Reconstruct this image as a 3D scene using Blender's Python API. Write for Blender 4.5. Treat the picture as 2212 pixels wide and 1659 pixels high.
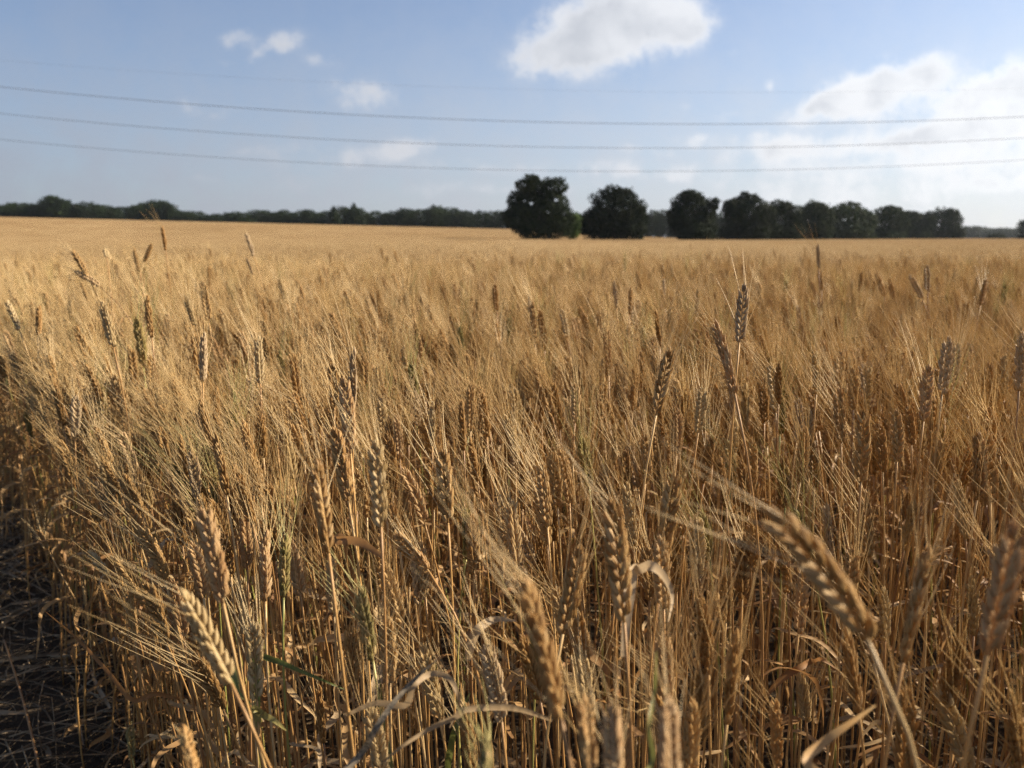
import bpy, math, random
import numpy as np
from mathutils import Vector, Matrix

for o in list(bpy.data.objects):
    bpy.data.objects.remove(o)
scene = bpy.context.scene
R = math.radians
rng = np.random.default_rng(7)
random.seed(7)

# ------------------------------------------------------------------ camera
CAM_H = 1.12
PITCH = R(10.65)
LENS, SENSOR = 26.0, 34.6
FPX = 1024 * LENS / SENSOR
cam_d = bpy.data.cameras.new("camera")
cam = bpy.data.objects.new("camera", cam_d)
scene.collection.objects.link(cam)
scene.camera = cam
cam_d.lens, cam_d.sensor_width, cam_d.sensor_fit = LENS, SENSOR, 'HORIZONTAL'
cam_d.clip_start, cam_d.clip_end = 0.02, 6000
cam.location = (0, 0, CAM_H)
cam.rotation_euler = (R(90) - PITCH, 0, 0)
cam_d.dof.use_dof = True
cam_d.dof.focus_distance = 1.05
cam_d.dof.aperture_fstop = 5.4

# ------------------------------------------------------------------ light
SUN_AZ, SUN_EL = R(72), R(33)          # azimuth clockwise from +Y
SUN_DIR = Vector((math.sin(SUN_AZ) * math.cos(SUN_EL), math.cos(SUN_AZ) * math.cos(SUN_EL), math.sin(SUN_EL)))
sun_d = bpy.data.lights.new("sun", 'SUN')
sun_d.energy, sun_d.angle, sun_d.color = 4.1, R(0.5), (1.0, 0.86, 0.66)
sun = bpy.data.objects.new("sun", sun_d)
scene.collection.objects.link(sun)
sun.location = (30, 20, 40)
sun.rotation_euler = SUN_DIR.to_track_quat('Z', 'Y').to_euler()

vs = scene.view_settings
scene.display_settings.display_device = 'sRGB'
vs.view_transform, vs.look, vs.gamma, vs.exposure, vs.use_curve_mapping = 'Standard', 'None', 1.0, 1.52, False
cy = scene.cycles
cy.max_bounces, cy.diffuse_bounces, cy.glossy_bounces, cy.transmission_bounces, cy.volume_bounces, cy.transparent_max_bounces = 6, 5, 2, 5, 0, 8
cy.caustics_reflective = cy.caustics_refractive = False
cy.sample_clamp_indirect = 3
cy.use_denoising = True
cy.denoiser = 'OPENIMAGEDENOISE'
cy.denoising_input_passes = 'RGB_ALBEDO_NORMAL'
cy.denoising_prefilter = 'NONE'


class NT:
    """small helper that adds nodes to a tree"""
    def __init__(self, tree):
        self.t, self.n, self.l = tree, tree.nodes, tree.links

    def node(self, kind, **kw):
        nd = self.n.new(kind)
        for k, v in kw.items():
            setattr(nd, k, v)
        return nd

    def put(self, sock, v):
        if isinstance(v, bpy.types.NodeSocket):
            self.l.new(v, sock)
        elif v is not None:
            sock.default_value = v

    def math(self, op, a, b=None, c=None, clamp=False):
        nd = self.node('ShaderNodeMath', operation=op, use_clamp=clamp)
        for s, v in zip(nd.inputs, (a, b, c)):
            self.put(s, v)
        return nd.outputs[0]

    def vmath(self, op, a, b=None, out=0):
        nd = self.node('ShaderNodeVectorMath', operation=op)
        self.put(nd.inputs[0], a)
        self.put(nd.inputs[1], b)
        return nd.outputs[out]

    def smooth(self, v, a, b, lo=0.0, hi=1.0):
        nd = self.node('ShaderNodeMapRange', interpolation_type='SMOOTHSTEP')
        for s, x in zip(nd.inputs, (v, a, b, lo, hi)):
            self.put(s, x)
        return nd.outputs[0]

    def mix(self, f, a, b, blend='MIX'):
        nd = self.node('ShaderNodeMix', data_type='RGBA', blend_type=blend)
        self.put(nd.inputs[0], f)
        self.put(nd.inputs[6], a)
        self.put(nd.inputs[7], b)
        return nd.outputs[2]

    def noise(self, vec, scale, detail=4, rough=0.55, lac=2.0, dist=0.0):
        nd = self.node('ShaderNodeTexNoise')
        self.put(nd.inputs['Vector'], vec)
        nd.inputs['Scale'].default_value = scale
        nd.inputs['Detail'].default_value = detail
        nd.inputs['Roughness'].default_value = rough
        nd.inputs['Lacunarity'].default_value = lac
        nd.inputs['Distortion'].default_value = dist
        return nd

    def ramp(self, f, stops):
        nd = self.node('ShaderNodeValToRGB')
        el = nd.color_ramp.elements
        while len(el) < len(stops):
            el.new(0.5)
        for e, (p, c) in zip(el, stops):
            e.position, e.color = p, (*c, 1)
        self.put(nd.inputs[0], f)
        return nd.outputs[0]


def unproject(px, py, depth):
    """a pixel of the 1024 x 768 frame at a depth along the camera axis -> a point in the world"""
    cx, cyy = (px - 512) / FPX, (py - 384) / FPX
    s, c = math.sin(PITCH), math.cos(PITCH)
    return np.array((depth * cx, depth * (c - s * cyy), CAM_H + depth * (-s - c * cyy)))


# ------------------------------------------------------------------ sky
world = bpy.data.worlds.new("World")
scene.world = world
world.use_nodes = True
w = NT(world.node_tree)
w.n.clear()
SKY = dict(strength=0.05, air=0.85, dust=1.1, ozone=3.5)
sky = w.node('ShaderNodeTexSky', sky_type='NISHITA', sun_disc=False)
sky.sun_elevation, sky.sun_rotation = SUN_EL, SUN_AZ
sky.air_density, sky.dust_density, sky.ozone_density, sky.altitude = SKY['air'], SKY['dust'], SKY['ozone'], 50
tc = w.node('ShaderNodeTexCoord')
dirv = w.vmath('NORMALIZE', tc.outputs['Generated'])
sep = w.node('ShaderNodeSeparateXYZ')
w.put(sep.inputs[0], dirv)
dx, dy, dz = sep.outputs
ysafe = w.math('MAXIMUM', dy, 0.08)
comb = w.node('ShaderNodeCombineXYZ')
w.put(comb.inputs[0], w.math('DIVIDE', dx, ysafe))
w.put(comb.inputs[1], w.math('DIVIDE', dz, ysafe))
uv = comb.outputs[0]
front = w.smooth(dy, 0.15, 0.4)
warp = w.noise(uv, 9.0, 5, 0.6)
wv = w.vmath('SUBTRACT', warp.outputs['Color'], (0.5, 0.5, 0.5))
wv = w.vmath('MULTIPLY', wv, (0.075, 0.05, 0.0))
uvw = w.vmath('ADD', uv, wv)
# clouds: centre and half size in pixels of the 1024 frame, turn in degrees, strength
CLOUDS = [
    (540, 54, 30, 18, 20, .95), (572, 30, 40, 26, 15, 1.0), (618, 20, 46, 30, 5, 1.0), (664, 16, 38, 22, -8, .95), (612, 48, 52, 20, 14, .85), (690, 30, 18, 14, 0, .5),
    (238, 33, 18, 9, 10, .62), (282, 39, 24, 10, 18, .78), (256, 56, 15, 7, 45, .45), (322, 58, 18, 8, -25, .38), (226, 60, 10, 5, 0, .3),
    (364, 97, 27, 16, -6, .8), (186, 104, 14, 9, 10, .48), (224, 108, 34, 7, 0, .3),
    (350, 155, 75, 11, 3, .5), (410, 149, 26, 9, 0, .45), (300, 182, 60, 12, 0, .22), (210, 180, 22, 6, 0, .25),
    (765, 86, 9, 6, 0, .55), (735, 55, 8, 5, 30, .3),
    (905, 72, 46, 17, 18, .95), (862, 92, 48, 16, 22, .9), (826, 108, 44, 12, 12, .75), (890, 100, 52, 20, 5, .7),
    (1005, 82, 44, 22, 28, .95), (960, 104, 40, 16, 15, .8), (1030, 105, 50, 26, 0, .9),
    (985, 136, 60, 13, 10, .7), (900, 138, 70, 12, 6, .55), (790, 148, 60, 9, 5, .5), (700, 140, 60, 10, 0, .25),
    (520, 186, 70, 5, 2, .38), (465, 168, 50, 6, 0, .38), (250, 150, 40, 6, 2, .22), (645, 152, 34, 5, 0, .35),
    (785, 152, 26, 8, 4, .8), (1000, 184, 60, 8, 5, .6), (870, 150, 60, 8, 8, .6), (960, 128, 60, 9, 10, .6), (730, 118, 14, 6, 10, .35), (700, 138, 12, 7, 0, .3), (690, 105, 10, 6, 0, .25), (760, 138, 22, 6, 0, .4), (135, 190, 40, 7, 0, .2), (640, 175, 40, 6, 0, .3),
    (960, 165, 120, 16, 6, .55), (830, 170, 110, 12, 4, .4), (690, 170, 70, 10, 2, .3), (575, 168, 60, 7, 3, .4), (880, 200, 200, 18, 0, .45), (430, 188, 45, 8, 0, .3),
]
total = None
s_, c_ = math.sin(PITCH), math.cos(PITCH)
for (bx, by, rx, ry, ang, st) in CLOUDS:
    p0 = unproject(bx, by, 1.0) - np.array((0, 0, CAM_H))
    k = 1.0 / p0[1]
    mp = w.node('ShaderNodeMapping', vector_type='TEXTURE')
    w.put(mp.inputs['Vector'], uvw)
    mp.inputs['Location'].default_value = (p0[0] * k, p0[2] * k, 0)
    mp.inputs['Rotation'].default_value = (0, 0, R(ang))
    mp.inputs['Scale'].default_value = (rx / FPX * k * 1.05, ry / FPX * k * 1.05, 1)
    q = w.vmath('DOT_PRODUCT', mp.outputs[0], mp.outputs[0], out=1)
    g = w.math('EXPONENT', w.math('MULTIPLY', q, -1.0))
    total = w.math('MULTIPLY', g, st) if total is None else w.math('MULTIPLY_ADD', g, st, total)
# loose fair-weather clouds over the rest of the sky
zs = w.math('ADD', w.math('MAXIMUM', dz, 0.0), 0.12)
comb2 = w.node('ShaderNodeCombineXYZ')
w.put(comb2.inputs[0], w.math('DIVIDE', dx, zs))
w.put(comb2.inputs[1], w.math('DIVIDE', dy, zs))
elsewhere = w.noise(comb2.outputs[0], 1.3, 6, 0.6).outputs['Fac']
elsewhere = w.math('MULTIPLY', w.smooth(elsewhere, 0.52, 0.72), w.math('SUBTRACT', 1.0, front))
detail = w.noise(uv, 16.0, 7, 0.62).outputs['Fac']
fine = w.noise(uvw, 42.0, 4, 0.6).outputs['Fac']
d2 = w.math('MULTIPLY_ADD', w.math('SUBTRACT', detail, 0.5), 2.3, w.math('MULTIPLY', w.math('SUBTRACT', fine, 0.5), 0.9))
tt = w.math('MULTIPLY', total, front)
dens = w.math('MULTIPLY_ADD', d2, w.smooth(tt, 0.02, 0.5), tt)
cover = w.smooth(dens, 0.08, 1.12)
broad = w.noise(uvw, 10.0, 4, 0.5).outputs['Fac']
toward = w.noise(w.vmath('ADD', uvw, (0.034, 0.024, 0.0)), 10.0, 4, 0.5).outputs['Fac']
lit = w.math('MULTIPLY_ADD', w.math('SUBTRACT', broad, toward), 4.0, 0.5, clamp=True)
cover = w.math('MAXIMUM', cover, w.math('MULTIPLY', elsewhere, 0.8))
# a thin veil that thickens towards the horizon all the way round
veil = w.smooth(dz, 0.32, 0.0, 0.22, 0.86)
veil = w.math('MULTIPLY', veil, w.smooth(detail, 0.2, 0.75, 0.75, 1.1))
# how clouds scatter the sun forward
cosg = w.vmath('DOT_PRODUCT', dirv, tuple(SUN_DIR), out=1)
fwd = w.math('POWER', w.math('MULTIPLY_ADD', cosg, 0.5, 0.5), 2.2)
thick = w.smooth(dens, 0.55, 1.5)
cl_thin = w.mix(fwd, (0.14, 0.15, 0.175, 1), (0.47, 0.47, 0.47, 1))
cl_thick = w.mix(fwd, (0.07, 0.078, 0.098, 1), (0.37, 0.38, 0.395, 1))
cl_col = w.mix(w.math('MULTIPLY', thick, w.math('MULTIPLY_ADD', lit, -0.75, 1.0)), cl_thin, cl_thick)
veil_col = w.mix(fwd, (0.092, 0.102, 0.130, 1), (0.36, 0.37, 0.385, 1))
bg = w.node('ShaderNodeBackground')
w.put(bg.inputs[0], sky.outputs[0])
bg.inputs[1].default_value = SKY['strength']
bgv = w.node('ShaderNodeBackground')
w.put(bgv.inputs[0], veil_col)
bgc = w.node('ShaderNodeBackground')
w.put(bgc.inputs[0], cl_col)
m1 = w.node('ShaderNodeMixShader')
w.put(m1.inputs[0], veil); w.put(m1.inputs[1], bg.outputs[0]); w.put(m1.inputs[2], bgv.outputs[0])
m2 = w.node('ShaderNodeMixShader')
w.put(m2.inputs[0], w.math('MULTIPLY', cover, 0.92)); w.put(m2.inputs[1], m1.outputs[0]); w.put(m2.inputs[2], bgc.outputs[0])
wo = w.node('ShaderNodeOutputWorld')
w.put(wo.inputs[0], m2.outputs[0])

# ------------------------------------------------------------------ materials
def material(name):
    m = bpy.data.materials.new(name)
    m.use_nodes = True
    t = NT(m.node_tree)
    t.n.clear()
    return m, t


def plant_mat(name, stops, rough=0.55, trans=0.40, spec=0.3, scale=90.0, stretch=(1, 1, 0.15), vary=0.35, land=0.0):
    """dry plant tissue: a hue per object, fine streaks along it, some light coming through"""
    m, t = material(name)
    oi = t.node('ShaderNodeObjectInfo')
    co = t.node('ShaderNodeTexCoord')
    st = t.vmath('MULTIPLY', co.outputs['Object'], stretch)
    st = t.vmath('ADD', st, t.vmath('MULTIPLY', oi.outputs['Random'], (37.0, 11.0, 5.0)))
    n1 = t.noise(st, scale, 3, 0.6).outputs['Fac']
    f = t.math('MULTIPLY_ADD', t.math('SUBTRACT', n1, 0.5), vary * 2.2, oi.outputs['Random'], clamp=True)
    if land:
        geo = t.node('ShaderNodeNewGeometry')
        wide = t.noise(t.vmath('MULTIPLY', geo.outputs['Position'], (.5, 1.0, 0)), .045, 3, .5).outputs['Fac']
        f = t.math('MULTIPLY_ADD', t.math('SUBTRACT', wide, .5), land, t.math('MULTIPLY_ADD', f, .6, .2), clamp=True)
    col = t.ramp(f, stops)
    p = t.node('ShaderNodeBsdfPrincipled')
    t.put(p.inputs['Base Color'], col)
    p.inputs['Roughness'].default_value = rough
    p.inputs['Specular IOR Level'].default_value = spec
    tr = t.node('ShaderNodeBsdfTranslucent')
    t.put(tr.inputs[0], col)
    mx = t.node('ShaderNodeMixShader')
    mx.inputs[0].default_value = trans
    t.put(mx.inputs[1], p.outputs[0]); t.put(mx.inputs[2], tr.outputs[0])
    o = t.node('ShaderNodeOutputMaterial')
    t.put(o.inputs[0], mx.outputs[0])
    return m


M = {}
M['ear_gold'] = plant_mat('ear_gold', [(0, (.31, .175, .058)), (.35, (.41, .245, .09)), (.7, (.49, .315, .13)), (1, (.56, .395, .195))], scale=160, stretch=(1, 1, .3))
M['ear_pale'] = plant_mat('ear_pale', [(0, (.44, .31, .14)), (.5, (.54, .40, .20)), (1, (.60, .47, .27))], scale=160, stretch=(1, 1, .3))
M['ear_amber'] = plant_mat('ear_amber', [(0, (.35, .195, .065)), (.5, (.46, .27, .10)), (1, (.54, .355, .15))], scale=160, stretch=(1, 1, .3))
M['ear_rosy'] = plant_mat('ear_rosy', [(0, (.42, .25, .11)), (.5, (.52, .34, .165)), (1, (.59, .42, .23))], scale=160, stretch=(1, 1, .3))
M['ear_green'] = plant_mat('ear_green', [(0, (.25, .21, .075)), (.5, (.37, .29, .11)), (1, (.50, .37, .17))], scale=160, stretch=(1, 1, .3))
M['ear_grey'] = plant_mat('ear_grey', [(0, (.36, .245, .135)), (.5, (.47, .34, .195)), (1, (.54, .41, .25))], scale=160, stretch=(1, 1, .3))
M['awn'] = plant_mat('awn_straw', [(0, (.54, .37, .16)), (.5, (.65, .475, .23)), (1, (.74, .585, .34))], rough=.45, trans=.35, spec=.35, scale=30, vary=.25)
M['awn_green'] = plant_mat('awn_green', [(0, (.42, .38, .14)), (1, (.58, .50, .22))], rough=.35, trans=.3, spec=.5, scale=30, vary=.25)
M['stalk'] = plant_mat('stalk_straw', [(0, (.30, .165, .075)), (.3, (.42, .235, .085)), (.65, (.52, .31, .11)), (1, (.58, .41, .20))], rough=.45, trans=.18, spec=.4, scale=40, stretch=(1, 1, .2))
M['stalk_green'] = plant_mat('stalk_green', [(0, (.26, .26, .07)), (1, (.42, .36, .11))], rough=.42, trans=.08, spec=.5, scale=40, stretch=(1, 1, .2))
M['leaf'] = plant_mat('leaf_dry', [(0, (.24, .12, .045)), (.4, (.34, .19, .075)), (.75, (.43, .27, .12)), (1, (.50, .36, .19))], rough=.6, trans=.35, scale=70, stretch=(1, 1, .3))
M['leaf_pale'] = plant_mat('leaf_pale', [(0, (.26, .175, .09)), (1, (.43, .32, .195))], rough=.6, trans=.35, scale=220, vary=.5)
M['leaf_green'] = plant_mat('leaf_green', [(0, (.09, .115, .025)), (.6, (.15, .165, .045)), (1, (.30, .25, .09))], rough=.45, trans=.4, scale=60, vary=.3)
M['leaf_mould'] = plant_mat('leaf_mould', [(0, (.025, .022, .018)), (.42, (.06, .05, .04)), (.6, (.17, .14, .10)), (1, (.32, .25, .17))], rough=.8, trans=.1, scale=260, stretch=(1, 1, 1), vary=.7)
M['far_awn'] = plant_mat('far_awn', [(0, (.45, .32, .155)), (1, (.60, .47, .28))], rough=.7, trans=.3, spec=.2, scale=25, land=2.0)
M['far_wheat'] = plant_mat('far_wheat', [(0, (.35, .24, .12)), (.5, (.45, .325, .175)), (1, (.53, .405, .235))], rough=.75, trans=.25, spec=.15, scale=25, stretch=(1, 1, 1), vary=.5, land=2.2)
M['litter'] = plant_mat('litter_straw', [(0, (.06, .04, .023)), (.4, (.12, .08, .045)), (.8, (.20, .14, .08)), (1, (.29, .215, .13))], rough=.6, trans=.05, scale=9, stretch=(1, 1, 1), vary=1.2)


def soil_mat():
    m, t = material('soil')
    co = t.node('ShaderNodeNewGeometry')
    n1 = t.noise(co.outputs['Position'], 9.0, 8, 0.65).outputs['Fac']
    n2 = t.noise(co.outputs['Position'], 70.0, 5, 0.6).outputs['Fac']
    col = t.ramp(n1, [(.25, (.028, .021, .015)), (.55, (.055, .041, .028)), (.8, (.10, .075, .05))])
    p = t.node('ShaderNodeBsdfPrincipled')
    t.put(p.inputs['Base Color'], col)
    p.inputs['Roughness'].default_value = .95
    p.inputs['Specular IOR Level'].default_value = .15
    b = t.node('ShaderNodeBump')
    b.inputs['Strength'].default_value, b.inputs['Distance'].default_value = .8, .03
    t.put(b.inputs['Height'], t.math('MULTIPLY_ADD', n2, .5, n1))
    t.put(p.inputs['Normal'], b.outputs[0])
    o = t.node('ShaderNodeOutputMaterial')
    t.put(o.inputs[0], p.outputs[0])
    return m


def canopy_mat():
    m, t = material('ripe_crop')
    co = t.node('ShaderNodeNewGeometry')
    n1 = t.noise(t.vmath('MULTIPLY', co.outputs['Position'], (1, 1, 1)), 3.0, 7, 0.7).outputs['Fac']
    n2 = t.noise(co.outputs['Position'], .035, 3, 0.5).outputs['Fac']
    f = t.math('MULTIPLY_ADD', n2, .4, t.math('MULTIPLY', n1, .6))
    col = t.ramp(f, [(.3, (.31, .21, .105)), (.5, (.40, .285, .15)), (.7, (.48, .355, .20))])
    p = t.node('ShaderNodeBsdfPrincipled')
    t.put(p.inputs['Base Color'], col)
    p.inputs['Roughness'].default_value = .9
    p.inputs['Specular IOR Level'].default_value = .1
    o = t.node('ShaderNodeOutputMaterial')
    t.put(o.inputs[0], p.outputs[0])
    return m


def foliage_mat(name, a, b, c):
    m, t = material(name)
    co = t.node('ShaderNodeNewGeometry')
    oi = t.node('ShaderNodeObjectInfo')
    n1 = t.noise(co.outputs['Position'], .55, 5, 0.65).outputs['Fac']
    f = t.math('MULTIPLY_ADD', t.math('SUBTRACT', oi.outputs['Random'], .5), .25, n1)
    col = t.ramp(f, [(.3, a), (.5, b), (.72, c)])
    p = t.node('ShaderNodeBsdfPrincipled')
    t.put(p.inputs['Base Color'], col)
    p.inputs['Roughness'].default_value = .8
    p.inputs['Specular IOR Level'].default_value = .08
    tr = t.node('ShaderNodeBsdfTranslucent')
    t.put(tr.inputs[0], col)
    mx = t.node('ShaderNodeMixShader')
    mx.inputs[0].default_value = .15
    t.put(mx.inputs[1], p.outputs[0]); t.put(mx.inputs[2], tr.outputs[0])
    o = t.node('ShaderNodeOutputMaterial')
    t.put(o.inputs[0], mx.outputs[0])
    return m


def plain_mat(name, col, rough=.6, metal=0.0):
    m, t = material(name)
    co = t.node('ShaderNodeTexCoord')
    n1 = t.noise(co.outputs['Object'], 3.0, 5, .6).outputs['Fac']
    p = t.node('ShaderNodeBsdfPrincipled')
    t.put(p.inputs['Base Color'], t.mix(n1, (*[c * .7 for c in col], 1), (*[c * 1.3 for c in col], 1)))
    p.inputs['Roughness'].default_value, p.inputs['Metallic'].default_value = rough, metal
    o = t.node('ShaderNodeOutputMaterial')
    t.put(o.inputs[0], p.outputs[0])
    return m


M['soil'] = soil_mat()
M['canopy'] = canopy_mat()
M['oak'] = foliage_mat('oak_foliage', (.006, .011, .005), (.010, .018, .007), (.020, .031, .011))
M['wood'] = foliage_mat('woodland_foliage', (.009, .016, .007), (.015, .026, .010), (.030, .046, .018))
M['bush'] = foliage_mat('bush_foliage', (.04, .07, .018), (.065, .105, .028), (.10, .14, .04))
M['bark'] = plain_mat('bark', (.055, .042, .030), .9)
M['wire'] = plain_mat('weathered_cable', (.10, .105, .11), .55, .4)


# ------------------------------------------------------------------ mesh helpers
class MB:
    """collects vertices, quads and triangles, each face with a material slot"""
    def __init__(self):
        self.v, self.q, self.t, self.qm, self.tm, self.n = [], [], [], [], [], 0

    def add(self, v, q=None, t=None, slot=0, mat=None):
        v = np.asarray(v, float)
        if mat is not None:
            v = v @ mat[:3, :3].T + mat[:3, 3]
        self.v.append(v)
        if q is not None and len(q):
            self.q.append(np.asarray(q, int) + self.n); self.qm.append(np.full(len(q), slot))
        if t is not None and len(t):
            self.t.append(np.asarray(t, int) + self.n); self.tm.append(np.full(len(t), slot))
        self.n += len(v)
        return self

    def merge(self, other, mat=None, slot=None):
        v, q, t, qm, tm = other.arrays()
        if mat is not None:
            v = v @ mat[:3, :3].T + mat[:3, 3]
        self.v.append(v)
        if len(q):
            self.q.append(q + self.n); self.qm.append(qm if slot is None else np.full(len(q), slot))
        if len(t):
            self.t.append(t + self.n); self.tm.append(tm if slot is None else np.full(len(t), slot))
        self.n += len(v)

    def arrays(self):
        e4, e3, e1 = np.zeros((0, 4), int), np.zeros((0, 3), int), np.zeros(0, int)
        return (np.concatenate(self.v), np.concatenate(self.q) if self.q else e4, np.concatenate(self.t) if self.t else e3,
                np.concatenate(self.qm) if self.q else e1, np.concatenate(self.tm) if self.t else e1)

    def mesh(self, name, mats, smooth=True):
        v, q, t, qm, tm = self.arrays()
        me = bpy.data.meshes.new(name)
        me.vertices.add(len(v))
        me.vertices.foreach_set('co', v.astype(np.float32).ravel())
        nl = 4 * len(q) + 3 * len(t)
        me.loops.add(nl)
        me.loops.foreach_set('vertex_index', np.concatenate([q.ravel(), t.ravel()]).astype(np.int32))
        me.polygons.add(len(q) + len(t))
        st = np.concatenate([np.arange(len(q)) * 4, 4 * len(q) + np.arange(len(t)) * 3]).astype(np.int32)
        me.polygons.foreach_set('loop_start', st)
        me.polygons.foreach_set('material_index', np.concatenate([qm, tm]).astype(np.int32))
        me.polygons.foreach_set('use_smooth', np.full(len(q) + len(t), smooth))
        for m in mats:
            me.materials.append(m)
        me.update(calc_edges=True)
        return me


def norm(v):
    v = np.asarray(v, float)
    return v / max(np.linalg.norm(v), 1e-9)


def tube(pts, radii, sides=5, cap=True):
    pts = np.asarray(pts, float)
    n = len(pts)
    tan = np.gradient(pts, axis=0)
    tan /= np.linalg.norm(tan, axis=1)[:, None]
    ref = np.array((1.0, 0, 0)) if abs(tan[0, 0]) < .9 else np.array((0, 1.0, 0))
    vs_, qs = [], []
    a = np.arange(sides) / sides * 2 * np.pi
    for i in range(n):
        u = norm(ref - tan[i] * (ref @ tan[i]))
        ref = u
        b = np.cross(tan[i], u)
        vs_.append(pts[i] + radii[i] * (np.cos(a)[:, None] * u + np.sin(a)[:, None] * b))
    for i in range(n - 1):
        for k in range(sides):
            k2 = (k + 1) % sides
            qs.append((i * sides + k, i * sides + k2, (i + 1) * sides + k2, (i + 1) * sides + k))
    ts = []
    if cap:
        for k in range(1, sides - 1):
            ts.append((0, k + 1, k)); e = (n - 1) * sides; ts.append((e, e + k, e + k + 1))
    return np.concatenate(vs_), qs, ts


def ribbon(pts, width, up, fold=.25, twist=0.0):
    """a grass blade: three vertices across with a fold along the middle"""
    pts = np.asarray(pts, float)
    n = len(pts)
    tan = np.gradient(pts, axis=0)
    tan /= np.linalg.norm(tan, axis=1)[:, None] + 1e-9
    vs_, qs = [], []
    for i in range(n):
        s = norm(np.cross(tan[i], up))
        nn = np.cross(s, tan[i])
        a = twist * i / n
        s, nn = s * math.cos(a) + nn * math.sin(a), nn * math.cos(a) - s * math.sin(a)
        f = i / (n - 1)
        wd = width * .5 * min(1, .45 + 3 * f) * (1 - f ** 3) ** .8 + .0003
        vs_ += [pts[i] - s * wd + nn * wd * fold, pts[i], pts[i] + s * wd + nn * wd * fold]
        if i:
            o = 3 * i
            qs += [(o - 3, o - 2, o + 1, o), (o - 2, o - 1, o + 2, o + 1)]
    return np.array(vs_), qs, []


def bez(p0, p1, p2, p3, n):
    t = np.linspace(0, 1, n)[:, None]
    return (1 - t) ** 3 * p0 + 3 * (1 - t) ** 2 * t * p1 + 3 * (1 - t) * t ** 2 * p2 + t ** 3 * p3


def catmull(pts, n):
    P = np.asarray(pts, float)
    P = np.concatenate([[2 * P[0] - P[1]], P, [2 * P[-1] - P[-2]]])
    segs = len(P) - 3
    out = []
    for x in np.linspace(0, segs - 1e-6, n):
        i, t = int(x), x - int(x)
        a, b, c, d = P[i:i + 4]
        out.append(.5 * (2 * b + (c - a) * t + (2 * a - 5 * b + 4 * c - d) * t * t + (3 * b - a - 3 * c + d) * t ** 3))
    return np.array(out)


def mat4(x, y, z, p):
    m = np.eye(4)
    m[:3, 0], m[:3, 1], m[:3, 2], m[:3, 3] = x, y, z, p
    return m


def rot(axis, a):
    return np.array(Matrix.Rotation(a, 4, axis))


def trans(p):
    m = np.eye(4); m[:3, 3] = p
    return m


def tag(o, label=None, cat=None, group=None, kind=None):
    for k, v in (('label', label), ('category', cat), ('group', group), ('kind', kind)):
        if v:
            o[k] = v
    return o


def link(name, data, parent=None, matrix=None, mat=None):
    o = bpy.data.objects.new(name, data)
    scene.collection.objects.link(o)
    if parent is not None:
        o.parent = parent
    if matrix is not None:
        o.matrix_local = Matrix(matrix.tolist())
    if mat is not None:
        o.material_slots[0].link = 'OBJECT'
        o.material_slots[0].material = mat
    return o


# ------------------------------------------------------------------ terrain
def terrain(x, y):
    x, y = np.asarray(x, float), np.asarray(y, float)
    yy = np.maximum(y, 1.0)
    u = x / yy
    s = np.interp(u, [-3, -1.3, -.66, 0.0, .075, .22, 3], [.045, .044, .0285, .0132, .0068, .0015, .0015])
    r = np.clip((y - 90) / 330, 0, 1)
    r = r * r * (3 - 2 * r)
    hollow = -.35 * np.exp(-((y - 75 - .25 * x) / 22) ** 2) * np.clip((60 - x) / 120, 0, 1)
    return yy * s * r + hollow


def sheet(name, xs, ys, zoff, mat, noise=0.0):
    X, Y = np.meshgrid(xs, ys)
    Z = terrain(X, Y) + zoff
    if noise:
        Z = Z + rng.normal(0, noise, Z.shape)
    v = np.stack([X.ravel(), Y.ravel(), Z.ravel()], 1)
    nx, ny = len(xs), len(ys)
    i = (np.arange(ny - 1)[:, None] * nx + np.arange(nx - 1)[None]).ravel()
    q = np.stack([i, i + 1, i + nx + 1, i + nx], 1)
    o = link(name, MB().add(v, q).mesh(name, [mat]))
    return tag(o, kind='structure')


def spread(a, n):
    t = np.linspace(-1, 1, n)
    return np.sign(t) * np.abs(t) ** 2.2 * a


sheet('ground', spread(2600, 121), np.concatenate([np.linspace(-60, 12, 37), 12 + np.linspace(0.03, 1, 70) ** 2 * 2900]), 0.0, M['soil'])
sheet('field', spread(900, 161), 7 + np.linspace(0, 1, 130) ** 2 * 560, .56, M['canopy'])


def edge_x(y):
    """the crop starts to the right of this line"""
    return .37 - .8 * y


# ------------------------------------------------------------------ wheat pieces
def floret(rg, L, wd, th, sides=6):
    f = np.array((0, .18, .45, .72, .9))
    rr = np.array((.35, .8, 1.0, .62, .22))
    a = np.arange(sides) / sides * 2 * np.pi
    v = []
    for z, r in zip(f, rr):
        bend = .0012 * math.sin(z * math.pi)
        ring = np.stack([np.cos(a) * wd * r + bend, np.sin(a) * th * r, np.full(sides, z * L)], 1)
        ring[0, 0] += wd * r * .25
        v.append(ring)
    v.append(np.array([[0.0004, 0, L]]))
    v = np.concatenate(v)
    q, t = [], []
    for i in range(4):
        for k in range(sides):
            k2 = (k + 1) % sides
            q.append((i * sides + k, i * sides + k2, (i + 1) * sides + k2, (i + 1) * sides + k))
    top = 4 * sides
    for k in range(sides):
        t.append((top + k, top + (k + 1) % sides, len(v) - 1))
    return v, q, t


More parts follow.
